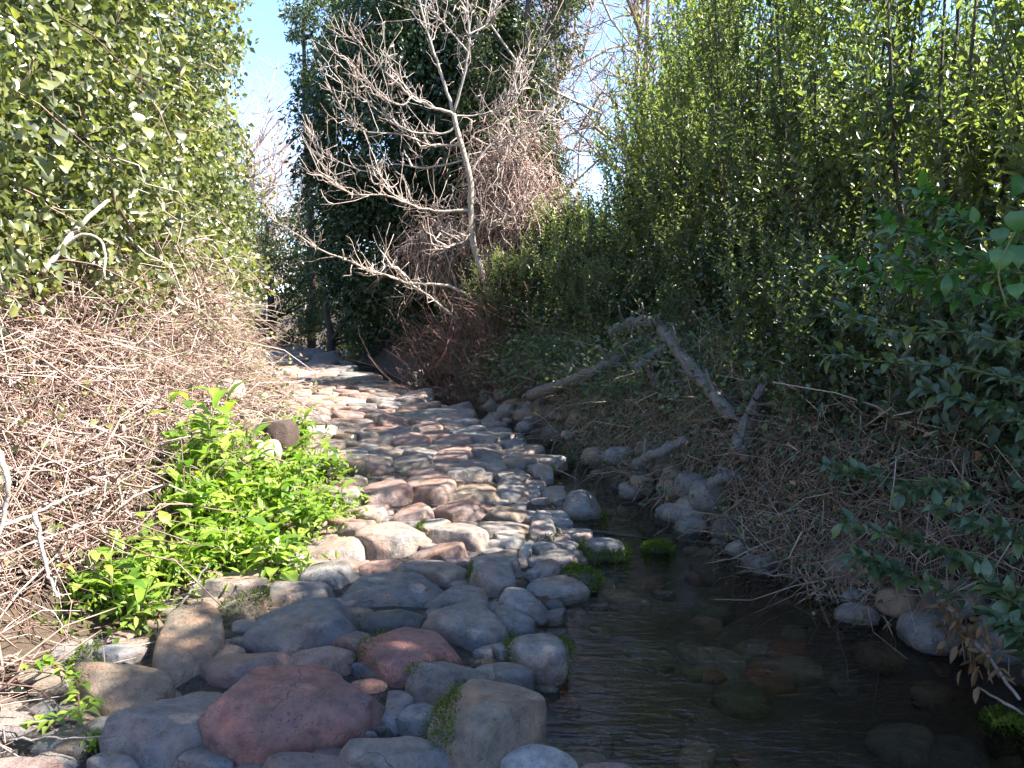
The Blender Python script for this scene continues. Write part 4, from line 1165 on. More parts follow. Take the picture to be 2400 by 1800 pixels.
stump('pale_stump', 'pale pinkish broken stump behind the green herbs', Z9([(690, 1180), (700, 1020), (860, 1000), (1020, 1130), (900, 1260)]), M_STUMP_PALE, 1.15, 42, lift=0.06)
stump('white_stump', 'bleached white stump among the left brambles', Z9([(240, 660), (330, 520), (470, 470), (560, 520), (500, 660)]), M_STUMP_PALE, 1.3, 43, lift=0.2)

# ------------------------------------------------------------------ bare tree in the centre
BT_D = 14.6
Z8 = lambda x, y, d=0.0: at_y(500 + x / 2.212, y / 2.212, BT_D + d)
root = hit(1178, 905, 0.0)
base_pt = np.array([at_y(1178, 905, BT_D)[0], BT_D, 0.0]); base_pt[2] = float(ground_z(base_pt[0], base_pt[1]))
bare_tree = thing('bare_tree', 'pale leafless young tree standing in the sun at the centre', 'tree', base_pt)
trunk_pts = [base_pt - np.array([0, 0, 0.2]), at_y(1182, 850, BT_D), at_y(1170, 760, BT_D), Z8(1420, 1500), Z8(1380, 1370), Z8(1345, 1250), Z8(1335, 1090), Z8(1335, 950), Z8(1300, 800), Z8(1260, 660), Z8(1245, 590)]
tube('trunk', trunk_pts, 0.072, 0.042, M_BARK_PALE, bare_tree, n=40, sides=10)
BR = [
    ([(1245, 590), (1200, 440), (1140, 260), (1100, 130), (1060, -40), (1040, -200)], 0.0324, 0.0130, (0, 0.3)),
    ([(1245, 590), (1290, 430), (1320, 270), (1325, 130), (1310, -50), (1300, -220)], 0.0302, 0.0130, (0, -0.3)),
    ([(1245, 590), (1150, 560), (1030, 500), (930, 410), (830, 310), (740, 200)], 0.0302, 0.0086, (0, -0.7)),
    ([(1030, 500), (980, 545), (900, 520), (790, 420), (700, 310)], 0.0187, 0.0072, (-0.4, -0.9)),
    ([(1258, 650), (1200, 690), (1070, 690), (950, 650), (840, 560), (700, 460), (610, 400)], 0.0216, 0.0072, (0, -0.5)),
    ([(1285, 750), (1200, 755), (1110, 750), (970, 695), (780, 680), (680, 590), (620, 450)], 0.0216, 0.0072, (0, 0.5)),
    ([(1335, 1090), (1200, 1095), (1080, 1080), (1000, 1050), (900, 980), (860, 900)], 0.0302, 0.0094, (0, -0.6)),
    ([(1000, 1050), (880, 1010), (740, 1010), (640, 960), (580, 890)], 0.0187, 0.0072, (-0.5, -0.9)),
    ([(1335, 900), (1400, 790), (1480, 700), (1560, 540), (1620, 420), (1700, 250)], 0.0230, 0.0072, (0, 0.3)),
    ([(1420, 780), (1560, 730), (1640, 650), (1750, 600)], 0.0144, 0.0058, (0.1, 0.2)),
    ([(1345, 1200), (1280, 1260), (1150, 1300)], 0.0158, 0.0072, (0, -0.5)),
    ([(1340, 1120), (1420, 1160), (1500, 1150), (1600, 1100)], 0.0158, 0.0072, (0, -0.3)),
    ([(1300, 830), (1180, 860), (1060, 870), (940, 850), (800, 890), (680, 850), (560, 780), (500, 700)], 0.0187, 0.0065, (0, 0.6)),
    ([(1250, 600), (1400, 590), (1520, 520), (1600, 400)], 0.0158, 0.0058, (0, 0.5)),
    ([(1320, 270), (1220, 150), (1150, 60), (1110, -60)], 0.0173, 0.0072, (-0.2, -0.5)),
    ([(1325, 180), (1420, 120), (1480, -20)], 0.0173, 0.0072, (-0.2, 0.1))]
low = [([(1440, 1640), (1250, 1490), (1040, 1470), (900, 1430), (800, 1400), (700, 1350), (560, 1300), (420, 1210), (330, 1150)], 0.0324, 0.0086, (0, -1.0)),
       ([(1260, 1655), (1150, 1560), (1050, 1490), (930, 1440), (800, 1395)], 0.0288, 0.0101, (0, -0.8))]
tw_b, tw_d, tw_l = [], [], []
for (pl, r0, r1, (d0, d1)) in BR + low:
    m = len(pl)
    P = np.array([Z8(x, y, d0 + (d1 - d0) * i / (m - 1)) for i, (x, y) in enumerate(pl)])
    tube('branch', P, r0, r1, M_BARK_PALE, bare_tree, n=22, sides=6, wobble=0.006)
    q = resample(P, 26)
    tan = unit(np.gradient(q, axis=0))
    for i in range(5, 26):
        for _ in range(2):
            if random.random() < 0.55:
                side = np.array([random.uniform(-0.9, 0.7), random.uniform(-0.9, 0.9), random.uniform(-0.5, 1.0)])
                tw_b.append(q[i]); tw_d.append(tan[i] * random.uniform(0.3, 1.0) + side); tw_l.append(random.uniform(0.08, 0.85) * (1.2 - 0.4 * i / 26))
tw_b = np.array(tw_b); tw_d = unit(np.array(tw_d)); tw_l = np.array(tw_l)
tp, tr = twigs(tw_b, tw_d, tw_l, K=6, sag=-0.25, jitter=0.05, r=0.0075)
mk('twigs', tubes_mesh('twigs', tp, tr, 4, rng.uniform(0.6, 1, len(tp))), M_DRY, bare_tree, kind='stuff')
k = rng.integers(0, len(tp), 800)
b2 = tp[k, rng.integers(2, 6, 800)]
d2 = unit(rdir(800) + np.array([-0.1, 0, 0.5]))
tp2, tr2 = twigs(b2, d2, rng.uniform(0.1, 0.35, 800), K=4, sag=-0.3, jitter=0.04, r=0.006)
mk('twigs', tubes_mesh('twigs', tp2, tr2, 3, rng.uniform(0.6, 1, len(tp2))), M_DRY, bare_tree, kind='stuff')

# dry vine curtain hanging right of the bare trunk
vb = thing('dry_vine', 'curtain of dry brown vines hanging beside the bare trunk', 'vine', base_pt + np.array([0.9, 0.6, 0]))
n = 2600
cen = [(1190, 420, 90, 130, 15.3, 0.5), (1230, 540, 90, 120, 15.2, 0.35), (1020, 560, 70, 70, 15.6, 0.15)]
BP, DP = [], []
for (cx, cy, sx, sy, dd, fr) in cen:
    m = int(n * fr)
    for _ in range(m):
        BP.append(at_y(cx + random.gauss(0, sx * 0.55), cy + random.gauss(0, sy * 0.6), dd + random.gauss(0, 0.35)))
BP = np.array(BP); m = len(BP)
vp, vr = twigs(BP, unit(rdir(m) * np.array([1, 1, 0.8]) + np.array([0, 0, -0.5])), rng.uniform(0.25, 0.9, m), K=5, sag=0.5, jitter=0.07, r=0.008)
mk('stems', tubes_mesh('stems', vp, vr, 3, np.clip(rng.normal(0.45, 0.3, m), 0, 1)), M_DRY, vb, kind='stuff')

# reddish dry stems at its foot
def stem_fan(label, px, py, d, n, hgt, spread, mat, group, r=0.008, leafn=0, leafmat=None, name='dry_shrub', lean=(0, 0)):
    b = at_y(px, py, d); b[2] = float(ground_z(b[0], b[1]))
    base = thing(name, label, 'shrub', b, group)
    B = b + np.stack([rng.normal(0, spread * 0.5, n), rng.normal(0, spread * 0.35, n), np.zeros(n)], -1)
    B[:, 2] = ground_z(B[:, 0], B[:, 1])
    D = unit(np.stack([rng.normal(lean[0], 0.45, n), rng.normal(lean[1], 0.4, n), rng.uniform(0.4, 1.2, n)], -1))
    p, rr = twigs(B, D, hgt * rng.uniform(0.35, 1.1, n), K=6, sag=0.2, jitter=0.03, r=r)
    mk('stems', tubes_mesh('stems', p, rr, 3, np.clip(rng.normal(0.45, 0.25, n), 0, 1)), mat, base, kind='stuff')
    kk = rng.integers(0, n, n)
    p2, r2 = twigs(p[kk, rng.integers(2, 6, n)], rdir(n), rng.uniform(0.2, 0.6, n), K=4, sag=0.2, r=r * 0.6)
    mk('twigs', tubes_mesh('twigs', p2, r2, 3, np.clip(rng.normal(0.45, 0.25, n), 0, 1)), mat, base, kind='stuff')
    if leafn:
        kk = rng.integers(0, n, leafn)
        LP = p[kk, rng.integers(2, 6, leafn)] + rng.normal(0, 0.06, (leafn, 3))
        mk('foliage', cloud_mesh('foliage', LP, unit(rng.normal(0, 1, (leafn, 3)) + np.array([0.4, -0.4, 0.6])), rng.uniform(0, 1, leafn), 0.06, 0.6), leafmat, base, kind='stuff')
    return base
SG = 'dry shrubs around the bare tree'
stem_fan('reddish brown dry shrub at the foot of the bare tree', 1165, 900, 14.3, 700, 1.7, 1.0, M_RED_STEM, SG)
stem_fan('dry shrub with leaning stems left of the bare tree', 1060, 890, 15.6, 300, 1.6, 0.9, M_RED_STEM, SG, 0.011, 500, M_DARK, lean=(-0.15, 0))
stem_fan('low dry shrub overhanging the bend of the creek', 1130, 915, 13.6, 260, 0.7, 0.7, M_RED_STEM, SG, 0.007, 200, M_IVY, lean=(-0.1, -0.2))

# ------------------------------------------------------------------ dark evergreen behind, far trees
ivy_tree('tall dark evergreen tree behind the bare tree', -2.9, 22.0,
         [((-2.5, 22, 3.0), (2.7, 2.4, 2.6)), ((-2.7, 22, 5.8), (2.9, 2.8, 2.6)), ((-2.2, 22, 8.4), (2.6, 2.4, 2.4)), ((-1.0, 21.5, 4.6), (2.0, 2.0, 2.6)), ((-1.2, 22, 7.6), (1.7, 1.8, 2.2))],
         130000, 0.16, M_DARK, None, cr=0.6, name='evergreen_tree', aspect=0.5, per=70)
ivy_tree('leafy branch tree showing pale tips in the sky gap', -6.6, 26.0,
         [((-6.2, 25.5, 10.2), (0.9, 0.9, 0.7)), ((-6.0, 25.5, 8.4), (0.8, 0.9, 0.8)), ((-5.6, 25.5, 9.2), (1.2, 1.0, 1.6)), ((-5.4, 25.5, 6.5), (1.0, 1.0, 1.6)), ((-6.2, 26.2, 3.6), (1.0, 1.0, 2.0))], 12000, 0.14, M_FAR, None, cr=0.35, name='evergreen_tree', aspect=0.45)
ivy_tree('olive toned leafy tree right behind the dry vines', 0.4, 19.2,
         [((0.1, 19.2, 8.2), (1.5, 1.2, 2.0)), ((-0.1, 19.2, 5.4), (1.4, 1.2, 1.7)), ((0.6, 19.2, 3.2), (1.5, 1.2, 1.5)), ((1.2, 19.4, 9.6), (1.2, 1.1, 1.0))],
         22000, 0.11, M_FAR, None, cr=0.4, name='olive_tree', aspect=0.45, strands=500)
FG = 'bushes at the far end of the path'
far_bushes = [
    ('dark rounded bush where the path disappears on the left', -9.9, 24.5, [((-9.8, 24.5, 1.9), (1.4, 1.2, 1.9))], M_DARK, 9000),
    ('sunlit bush at the far end of the path', -8.6, 28.0, [((-8.4, 28, 1.8), (1.9, 1.2, 2.0)), ((-8.0, 28.4, 3.4), (1.7, 1.2, 1.5)), ((-6.4, 28.6, 2.0), (1.6, 1.2, 2.0))], M_FAR, 22000),
    ('dark low bush on the far creek bend', -5.6, 24.0, [((-5.2, 25.6, 1.1), (1.5, 1.0, 1.3)), ((-3.4, 23.2, 1.0), (1.4, 1.2, 1.3))], M_FAR, 14000),
    ('dark bush under the evergreen beside the creek bend', -1.0, 18.8, [((-1.5, 19.4, 1.3), (1.3, 1.0, 1.4)), ((-0.4, 18.2, 1.6), (1.3, 1.0, 1.7))], M_DARK, 22000)]
for (lab, x, y, blobs, m_, n) in far_bushes:
    ivy_tree(lab, x, y, blobs, n, 0.10, m_, FG, cr=0.4, cat='bush', name='far_bush', aspect=0.55)

def bare_far_tree(label, x, y, hgt, seed, n1=60):
    gz = float(ground_z(x, y))
    base = thing('bare_far_tree', label, 'tree', (x, y, gz), 'distant leafless trees')
    top = np.array([x + random.uniform(-0.5, 0.5), y, gz + hgt])
    b = np.array([x, y, gz])
    tube('trunk', [b, b * 0.5 + top * 0.5 + np.array([0.2, 0, 0]), top], 0.12, 0.03, M_BARK_PALE, base, n=12, sides=6)
    t = rng.uniform(0.2, 0.95, n1)
    P = b * (1 - t)[:, None] + top * t[:, None]
    D = unit(np.stack([rng.normal(0, 0.7, n1), rng.normal(0, 0.7, n1), rng.uniform(0.3, 1.1, n1)], -1))
    p, r = twigs(P, D, hgt * 0.45 * rng.uniform(0.4, 1, n1), K=6, sag=-0.1, jitter=0.04, r=0.03)
    mk('branches', tubes_mesh('branches', p, r, 4, rng.uniform(0.3, 1, n1)), M_DRY, base, kind='stuff')
    m = n1 * 14
    kk = rng.integers(0, n1, m)
    p2, r2 = twigs(p[kk, rng.integers(1, 6, m)], unit(rdir(m) + np.array([0, 0, 0.5])), hgt * 0.12 * rng.uniform(0.5, 1.4, m), K=4, sag=-0.1, r=0.013)
    mk('twigs', tubes_mesh('twigs', p2, r2, 3, rng.uniform(0.3, 1, m)), M_DRY, base, kind='stuff')
bare_far_tree('distant leafless tree showing in the left sky gap', -13.2, 40, 9.5, 1)
bare_far_tree('paler distant leafless tree right in the sky gap', -11.4, 43, 9.0, 2)
bare_far_tree('leafless tree low behind the left ivy trees', -9.4, 30, 6.5, 3)
bare_far_tree('leafless tree in the right sky gap behind the vines', 1.4, 26, 11.0, 4, 90)
bare_far_tree('tall leafless tree above the right sky gap', 2.9, 20, 10.5, 5, 60)

# far wood closing the valley
PP, OO, CC = [], [], []
for i in range(46):
    x = -48 + i * 2.4 + random.uniform(-1, 1); y = 52 + random.uniform(-4, 8) + abs(x) * 0.1
    h = random.uniform(3.0, 5.0)
    p, o, ct = clumps((x, y, h * 0.7), (2.6, 2.2, h), 26, 24, 0.9)
    PP.append(p); OO.append(o); CC.append(ct)
P = np.concatenate(PP)
mk('far_wood', cloud_mesh('far_wood', P, np.concatenate(OO), np.concatenate(CC), 0.42, 0.6), M_FAR, None, kind='stuff', label='pale mixed wood closing the valley far behind', category='wood')

# ------------------------------------------------------------------ right bank shrubs
def shoot_shrub(label, x, y, hgt, rad, nshoot, nleaf, size, mat, group, aspect=0.42, low=0.3, six=True, fillers=6000, fmat=None, cat='shrub', name='laurel_shrub', tlo=0, thi=1, lenr=(0.5, 1.1)):
    gz = float(ground_z(x, y))
    base = thing(name, label, cat, (x, y, gz), group)
    for k in range(6):
        a = k * 1.05 + random.random()
        e = np.array([x + math.cos(a) * rad * 0.6, y + math.sin(a) * rad * 0.6, gz + hgt * random.uniform(0.6, 0.85)])
        s = np.array([x + math.cos(a) * 0.12, y + math.sin(a) * 0.12, gz - 0.1])
        tube('stem', [s, (s + e) / 2 + np.array([math.cos(a) * 0.1, math.sin(a) * 0.1, 0]), e], 0.03, 0.012, M_BARK_DARK, base, n=8, sides=5)
    d = rdir(nshoot); d[:, 2] = rng.uniform(-0.95, 1.0, nshoot)
    d = unit(d)
    cz = gz + hgt * 0.5
    B = np.array([x, y, cz]) + d * np.array([rad, rad, hgt * 0.5]) * rng.uniform(0.6, 1.0, (nshoot, 1)) * (1 + 0.28 * np.sin(np.arctan2(d[:, 1], d[:, 0]) * 4 + x * 3)[:, None])
    B[:, 2] = np.maximum(B[:, 2], ground_z(B[:, 0], B[:, 1]) + low)
    D = unit(d * 0.4 + np.array([0, 0, 1.3]) + rng.normal(0, 0.2, (nshoot, 3)))
    L = rng.uniform(lenr[0], lenr[1], nshoot) * 0.9 * np.where((hgt > 2) & (d[:, 2] > 0.45) & (rng.uniform(0, 1, nshoot) < 0.3), 1.9, 1.0)
    lm, sm = shoots_mesh('foliage', 'shoots', B, D, L, nleaf, size, aspect, six=six, tlo=tlo, thi=thi)
    mk('foliage', lm, mat, base, kind='stuff')
    mk('shoots', sm, M_BARK_DARK, base, kind='stuff')
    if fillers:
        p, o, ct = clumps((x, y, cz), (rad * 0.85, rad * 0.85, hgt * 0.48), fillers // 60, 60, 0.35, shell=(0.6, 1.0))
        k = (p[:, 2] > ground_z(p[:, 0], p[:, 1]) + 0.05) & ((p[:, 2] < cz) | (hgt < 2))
        mk('inner_foliage', cloud_mesh('inner_foliage', p[k], o[k], ct[k], size * 0.9, 0.6), fmat or M_DARK, base, kind='stuff')  # inner leaves coloured darker to paint shaded holes into the shrub
    return base

RG = 'laurel shrubs on the right bank'
right = [
    ('dense shrub at the top right corner of the picture', 3.9, 4.9, 2.6, 1.1, 340, 16, 0.11, 0.25, 1.0),
    ('tall shrub right of the mid bank with backlit shoots', 3.5, 6.6, 3.6, 1.15, 430, 16, 0.105, 0.2, 1.0),
    ('shrub with a spray of yellow green tips near the top right', 3.2, 8.0, 4.0, 1.15, 500, 16, 0.10, 0.0, 0.7),
    ('upright laurel above the leaning logs', 2.9, 9.6, 4.3, 1.1, 600, 16, 0.095, 0.15, 1.0),
    ('laurel with tall straight shoots left of the leaning logs', 2.5, 11.3, 3.4, 1.0, 520, 16, 0.10, 0.3, 1.0),
    ('laurel with thin spires against the right sky gap', 2.4, 13.4, 2.6, 0.85, 360, 16, 0.10, 0.2, 1.0),
    ('pale leaved shrub just right of the bare tree', 1.0, 15.2, 1.5, 1.1, 420, 16, 0.10, 0.4, 1.0),
    ('grey green shrub at the right foot of the bare tree', 0.35, 14.0, 1.5, 0.9, 360, 14, 0.085, 0.3, 1.0),
    ('grey green shrub on the slope above the sawn log', 1.35, 12.2, 1.5, 0.8, 320, 14, 0.08, 0.2, 0.9),
    ('small shrub on the slope left of the log stub', 1.55, 10.8, 1.1, 0.65, 240, 14, 0.075, 0.1, 0.8),
    ('low laurel on the slope behind the short cut log', 2.4, 9.0, 1.1, 0.7, 220, 16, 0.08, 0.0, 0.6),
    ('leafy green bush over the dry brush at right', 3.0, 4.5, 1.1, 0.75, 320, 14, 0.08, 0.0, 0.7),
    ('leafy green bush left of the right edge bushes', 2.7, 5.6, 1.1, 0.75, 320, 14, 0.075, 0.0, 0.8),
    ('low laurel on the slope right of the twin logs', 2.6, 6.7, 1.2, 0.75, 240, 16, 0.075, 0.1, 0.9)]
for (lab, x, y, h, r_, ns, nl, sz, t0, t1) in right:
    shoot_shrub(lab, x, y, h, r_, ns, nl, sz, M_LAUREL, RG, fillers=3000, tlo=t0, thi=t1, lenr=(0.5, 1.1) if h > 1.6 else (0.3, 0.6))
back = [
    ('back row bush low behind the top right shrub', 5.3, 6.2, [((5.2, 6.2, 2.4), (1.2, 1.4, 1.5))], 9000),
    ('back row bush on the right under the tall shrub', 4.9, 8.6, [((4.8, 8.6, 2.7), (1.2, 1.6, 1.7))], 11000),
    ('back row ivy tree above the upright laurel', 4.4, 11.2, [((4.3, 11.1, 2.9), (1.2, 1.6, 1.8)), ((4.1, 11.3, 4.6), (0.8, 1.0, 0.8))], 12000),
    ('back row tree behind the tall straight shoots', 3.7, 14.0, [((3.6, 13.9, 2.8), (1.3, 1.7, 1.9)), ((3.6, 14.6, 5.0), (0.8, 0.9, 1.2))], 12000),
    ('ivy draped tree right of the sky gap', 4.0, 17.5, [((3.7, 17.4, 3.0), (1.5, 1.5, 2.2)), ((4.0, 17.4, 5.6), (0.9, 1.2, 2.2)), ((4.1, 17.4, 7.8), (0.8, 1.0, 1.2))], 15000),
    ('rear hedge bush at the right seen through gaps', 6.6, 9.0, [((6.4, 9.0, 3.2), (1.0, 2.2, 1.8))], 9000),
    ('rear hedge bush behind the upright laurel', 6.0, 12.6, [((5.9, 12.6, 3.2), (1.0, 2.2, 1.9))], 9000),
    ('rear hedge bush behind the straight shoots', 5.2, 16.2, [((5.1, 16.2, 3.2), (1.2, 2.0, 2.0))], 9000),
    ('low bush closing the view behind the pale leaved shrub', 1.4, 18.5, [((1.2, 18.4, 1.8), (1.7, 1.2, 1.9))], 12000)]
for (lab, x, y, blobs, n) in back:
    ivy_tree(lab, x, y, blobs, n, 0.09, M_LAUREL, 'back row trees on the right bank', cr=0.42)
# shade trees on the right bank, beside and behind the viewer
for (lab, x, y, blobs, n) in [
    ('shade tree beside the near right bank', 5.2, 3.2, [((5.0, 2.8, 5.4), (1.5, 1.5, 1.6)), ((5.2, 3.0, 3.4), (1.2, 1.3, 1.2))], 36000),
    ('shade tree on the near right bank behind the viewer', 4.9, 0.4, [((4.8, 0.9, 5.1), (1.6, 1.6, 1.7)), ((5.0, 0.6, 3.0), (1.2, 1.4, 1.2))], 34000)]:
    ivy_tree(lab, x, y, blobs, n, 0.10, M_LAUREL, 'back row trees on the right bank', cr=0.5)

# ivy creeping over the right slope
def slope_ivy(label, y0, y1, d0, d1, n, size, mat):
    yc = (y0 + y1) / 2
    base = thing('creeping_ivy', label, 'ivy', (edgeC(yc) + (d0 + d1) / 2, yc, float(ground_z(edgeC(yc) + (d0 + d1) / 2, yc))), 'ivy on the right bank slope')
    nc = n // 40
    cy = rng.uniform(y0, y1, nc); cd = rng.uniform(d0, d1, nc)
    C = np.stack([edgeC(cy) + cd, cy, np.zeros(nc)], -1)
    C[:, 2] = ground_z(C[:, 0], C[:, 1]) + 0.1 + 0.35 * rng.uniform(0, 1, nc) ** 2
    P = (C[:, None] + rng.normal(0, 1, (nc, 40, 3)) * np.array([0.22, 0.22, 0.12])).reshape(-1, 3)
    P[:, 2] = np.maximum(P[:, 2], ground_z(P[:, 0], P[:, 1]) + 0.02)
    O = np.repeat(np.array([[-0.6, -0.4, 0.6]]), len(P), 0)
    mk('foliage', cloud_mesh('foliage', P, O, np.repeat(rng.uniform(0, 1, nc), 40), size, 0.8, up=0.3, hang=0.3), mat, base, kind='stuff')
    m = 620
    yy = rng.uniform(y0, y1, m); dd = rng.uniform(d0, d1, m)
    B = np.stack([edgeC(yy) + dd, yy, np.zeros(m)], -1); B[:, 2] = ground_z(B[:, 0], B[:, 1]) + 0.05
    p, r = twigs(B, unit(np.stack([rng.normal(-0.3, 0.6, m), rng.normal(0, 0.7, m), rng.normal(0.2, 0.3, m)], -1)), rng.uniform(0.4, 1.0, m), sag=0.3, r=0.004)
    mk('stems', tubes_mesh('stems', p, r, 3, rng.uniform(0, 1, m)), M_DRY_R, base, kind='stuff')
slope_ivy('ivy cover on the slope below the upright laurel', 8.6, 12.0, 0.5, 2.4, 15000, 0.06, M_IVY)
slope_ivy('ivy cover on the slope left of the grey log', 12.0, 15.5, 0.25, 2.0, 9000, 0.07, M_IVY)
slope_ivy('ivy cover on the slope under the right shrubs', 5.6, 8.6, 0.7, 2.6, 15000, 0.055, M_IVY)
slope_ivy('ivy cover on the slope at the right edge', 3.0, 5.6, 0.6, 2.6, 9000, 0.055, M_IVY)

RBG = 'dry brush on the right bank'
for (a, b, lab, n, h, x0, x1, ln) in [
    (3.0, 4.4, 'dry brush hanging over the water at the right edge', 1200, 0.5, 0.15, 1.1, 1200),
    (4.4, 6.0, 'dry grey brush bundle drooping into the stream on the right', 2300, 0.6, -0.12, 1.0, 1300),
    (6.0, 8.0, 'dry brush below the twin leaning logs', 1700, 0.42, 0.0, 1.3, 2400),
    (8.0, 10.2, 'mound of fine grey green brush below the grey log', 2000, 0.34, 0.05, 1.5, 4500),
    (10.2, 13.0, 'dry brush behind the tan boulder upstream', 800, 0.3, 0.35, 1.4, 900)]:
    dry_mound(lab, x0, x1, a, b, n, h, M_DRY_R, RBG, -1, ln, M_IVY, r=0.0042, lenr=(0.25, 0.75), out=0.15, leafsize=0.045)

# ------------------------------------------------------------------ logs
def log(label, pts, r0, r1, mat=M_BARK_GREY, name='log', sawn=True):
    P = np.array(pts)
    base = thing(name, label, 'log', P[0], 'dead logs on the right bank')
    tube('stem', P, r0, r1, mat, base, n=26, sides=14, wobble=0.006)
    for t_ in (0.35, 0.6, 0.8):
        q_ = resample(P, 21)[int(t_ * 20)]
        d_ = unit((rdir(1) + np.array([[0, -0.3, 0.7]])))[0]
        tube('stub', [q_, q_ + d_ * r0 * 1.6, q_ + d_ * r0 * random.uniform(2.2, 5)], r0 * 0.28, r0 * 0.16, mat, base, n=5, sides=6)
    if sawn:   # sawn face: a slightly domed disc proud of the end
        d = unit((P[0] - P[1])[None])[0]
        tube('sawn_end', [P[0] + d * 0.0005, P[0] + d * 0.003, P[0] + d * 0.006], r0 * 0.97, r0 * 0.9, M_END, base, n=3, sides=16)
    return base
H6 = lambda x, y, off: hit(1100 + x / 2.765, 700 + y / 2.765, off)
log('thick weathered grey log with a sawn end over the bank', [H6(400, 630, 0.41), H6(560, 570, 0.46), H6(720, 510, 0.46), H6(880, 430, 0.51), H6(1040, 350, 0.41)], 0.085, 0.05)
log('short grey log stub poking out of the ivy', [H6(925, 220, 0.56), H6(1040, 165, 0.56), H6(1200, 150, 0.46)], 0.085, 0.075)
log('long grey log slanting down to the right across the bank', [H6(1250, 200, 0.51), H6(1330, 300, 0.51), H6(1400, 400, 0.51), H6(1500, 530, 0.51), H6(1600, 640, 0.49), H6(1700, 770, 0.41)], 0.075, 0.055, sawn=False)
log('short cut log with a dark sawn end', [H6(1075, 475, 0.51), H6(1160, 390, 0.51), H6(1280, 310, 0.46)], 0.06, 0.05)
log('broken brown branch dropping from the short cut log', [H6(1150, 420, 0.51), H6(1190, 510, 0.46), H6(1245, 600, 0.41)], 0.05, 0.04, M_BARK_DARK, sawn=False)
log('left one of the twin logs leaning into the stream', [H6(1725, 1000, 0.56), H6(1755, 900, 0.54), H6(1800, 780, 0.54), H6(1900, 570, 0.46)], 0.048, 0.04)
log('darker right one of the twin leaning logs', [H6(1785, 1040, 0.51), H6(1810, 900, 0.49), H6(1850, 740, 0.51), H6(1920, 600, 0.41)], 0.042, 0.036, M_BARK_DARK)
log('split grey log pointing down to the water', [H6(1070, 1085, 0.36), H6(1130, 1045, 0.39), H6(1230, 1000, 0.41), H6(1400, 905, 0.41)], 0.05, 0.035)
log('small log lying low behind the brush', [H6(1555, 1205, 0.36), H6(1640, 1160, 0.39), H6(1740, 1135, 0.36)], 0.04, 0.035)
log('leaning brown trunk rising from the ivy on the slope', [hit(1500, 690, 0.25), hit(1450, 630, 0.5), hit(1400, 585, 0.9)], 0.10, 0.09, M_BARK_DARK, 'leaning_trunk', sawn=False)
log('thin bluish trunk leaning in the shade of the right shrubs', [hit(1830, 830, 0.2), hit(1850, 780, 0.35), hit(1890, 690, 0.6)], 0.05, 0.045, M_BARK_GREY, 'leaning_trunk', sawn=False)

# sticks in and by the water
def stick(label, pts, r, mat=M_BARK_DARK):
    o = tube('stick', pts, r, r * 0.6, mat, None, n=14, sides=6, wobble=0.004)
    tag(o, label, 'stick', 'sticks by the stream')
stick('dark wet stick lying across the shallow water', [at_z(1296, 1222, -0.13), at_z(1360, 1240, -0.15), at_z(1440, 1252, -0.16), at_z(1520, 1262, -0.18)], 0.018)
stick('thin yellow reed stem leaning from the stones into the water', [at_z(1185, 1060, 0.0), at_z(1230, 1085, -0.05), at_z(1300, 1100, -0.1), at_z(1350, 1122, -0.17)], 0.007, M_BARK_PALE)
stick('thin pale stick slanting into the water at lower right', [hit(2420, 1690, 0.1), at_z(2360, 1650, -0.1), at_z(2290, 1610, -0.18)], 0.008, M_BARK_PALE)
stick('brown branch with dead leaves reaching the water at right', [hit(2180, 1370, 0.35), hit(2260, 1470, 0.25), at_z(2330, 1560, -0.05), at_z(2390, 1640, -0.12)], 0.012, M_BARK_PALE)
stick('thin twig between the lower left stones', [hit(20, 1735, 0.12), hit(140, 1730, 0.12), hit(270, 1725, 0.14)], 0.005, M_BARK_GREY)
stick('grey stick leaning on the oval stone below the herbs', [hit(400, 1450, 0.05), hit(450, 1380, 0.15), hit(488, 1320, 0.25)], 0.009, M_BARK_GREY)

# dead leaves hanging on the brown branch
n = 110
t = rng.uniform(0, 1, n)
A, B_ = hit(2200, 1390, 0.3), at_z(2350, 1590, -0.02)
P = A * (1 - t)[:, None] + B_ * t[:, None] + rng.normal(0, 0.05, (n, 3))
dl = mk('dead_leaf_cluster', cloud_mesh('dead_leaf_cluster', P, unit(rng.normal(0, 1, (n, 3))), rng.uniform(0, 1, n), 0.08, 0.35, hang=1.2, six=True), M_DRYLEAF, None, kind='stuff', label='brown dead leaves clinging to the branch at the lower right', category='leaves')

# ------------------------------------------------------------------ near right branches with large leaves
BROAD = [blade_mesh('broad_leaf', [0.03, 0.26, 0.44, 0.5, 0.42, 0.22, 0.01], 0.105, 0.048, 0.25, 0.25, M_BROAD_OBJ),
         blade_mesh('broad_leaf', [0.03, 0.3, 0.5, 0.5, 0.36, 0.2, 0.01], 0.09, 0.045, 0.12, 0.3, M_BROAD_OBJ)]
BRIGHT = [blade_mesh('bright_leaf', [0.03, 0.26, 0.44, 0.5, 0.42, 0.22, 0.01], 0.095, 0.042, 0.2, 0.25, M_GREEN_OBJ),
          blade_mesh('bright_leaf', [0.03, 0.3, 0.5, 0.5, 0.36, 0.2, 0.01], 0.08, 0.04, 0.1, 0.3, M_GREEN_OBJ)]
HEART = blade_mesh('heart_leaf', [0.3, 0.5, 0.5, 0.42, 0.28, 0.12, 0.01], 0.11, 0.11, 0.12, 0.12, M_GREEN_OBJ)

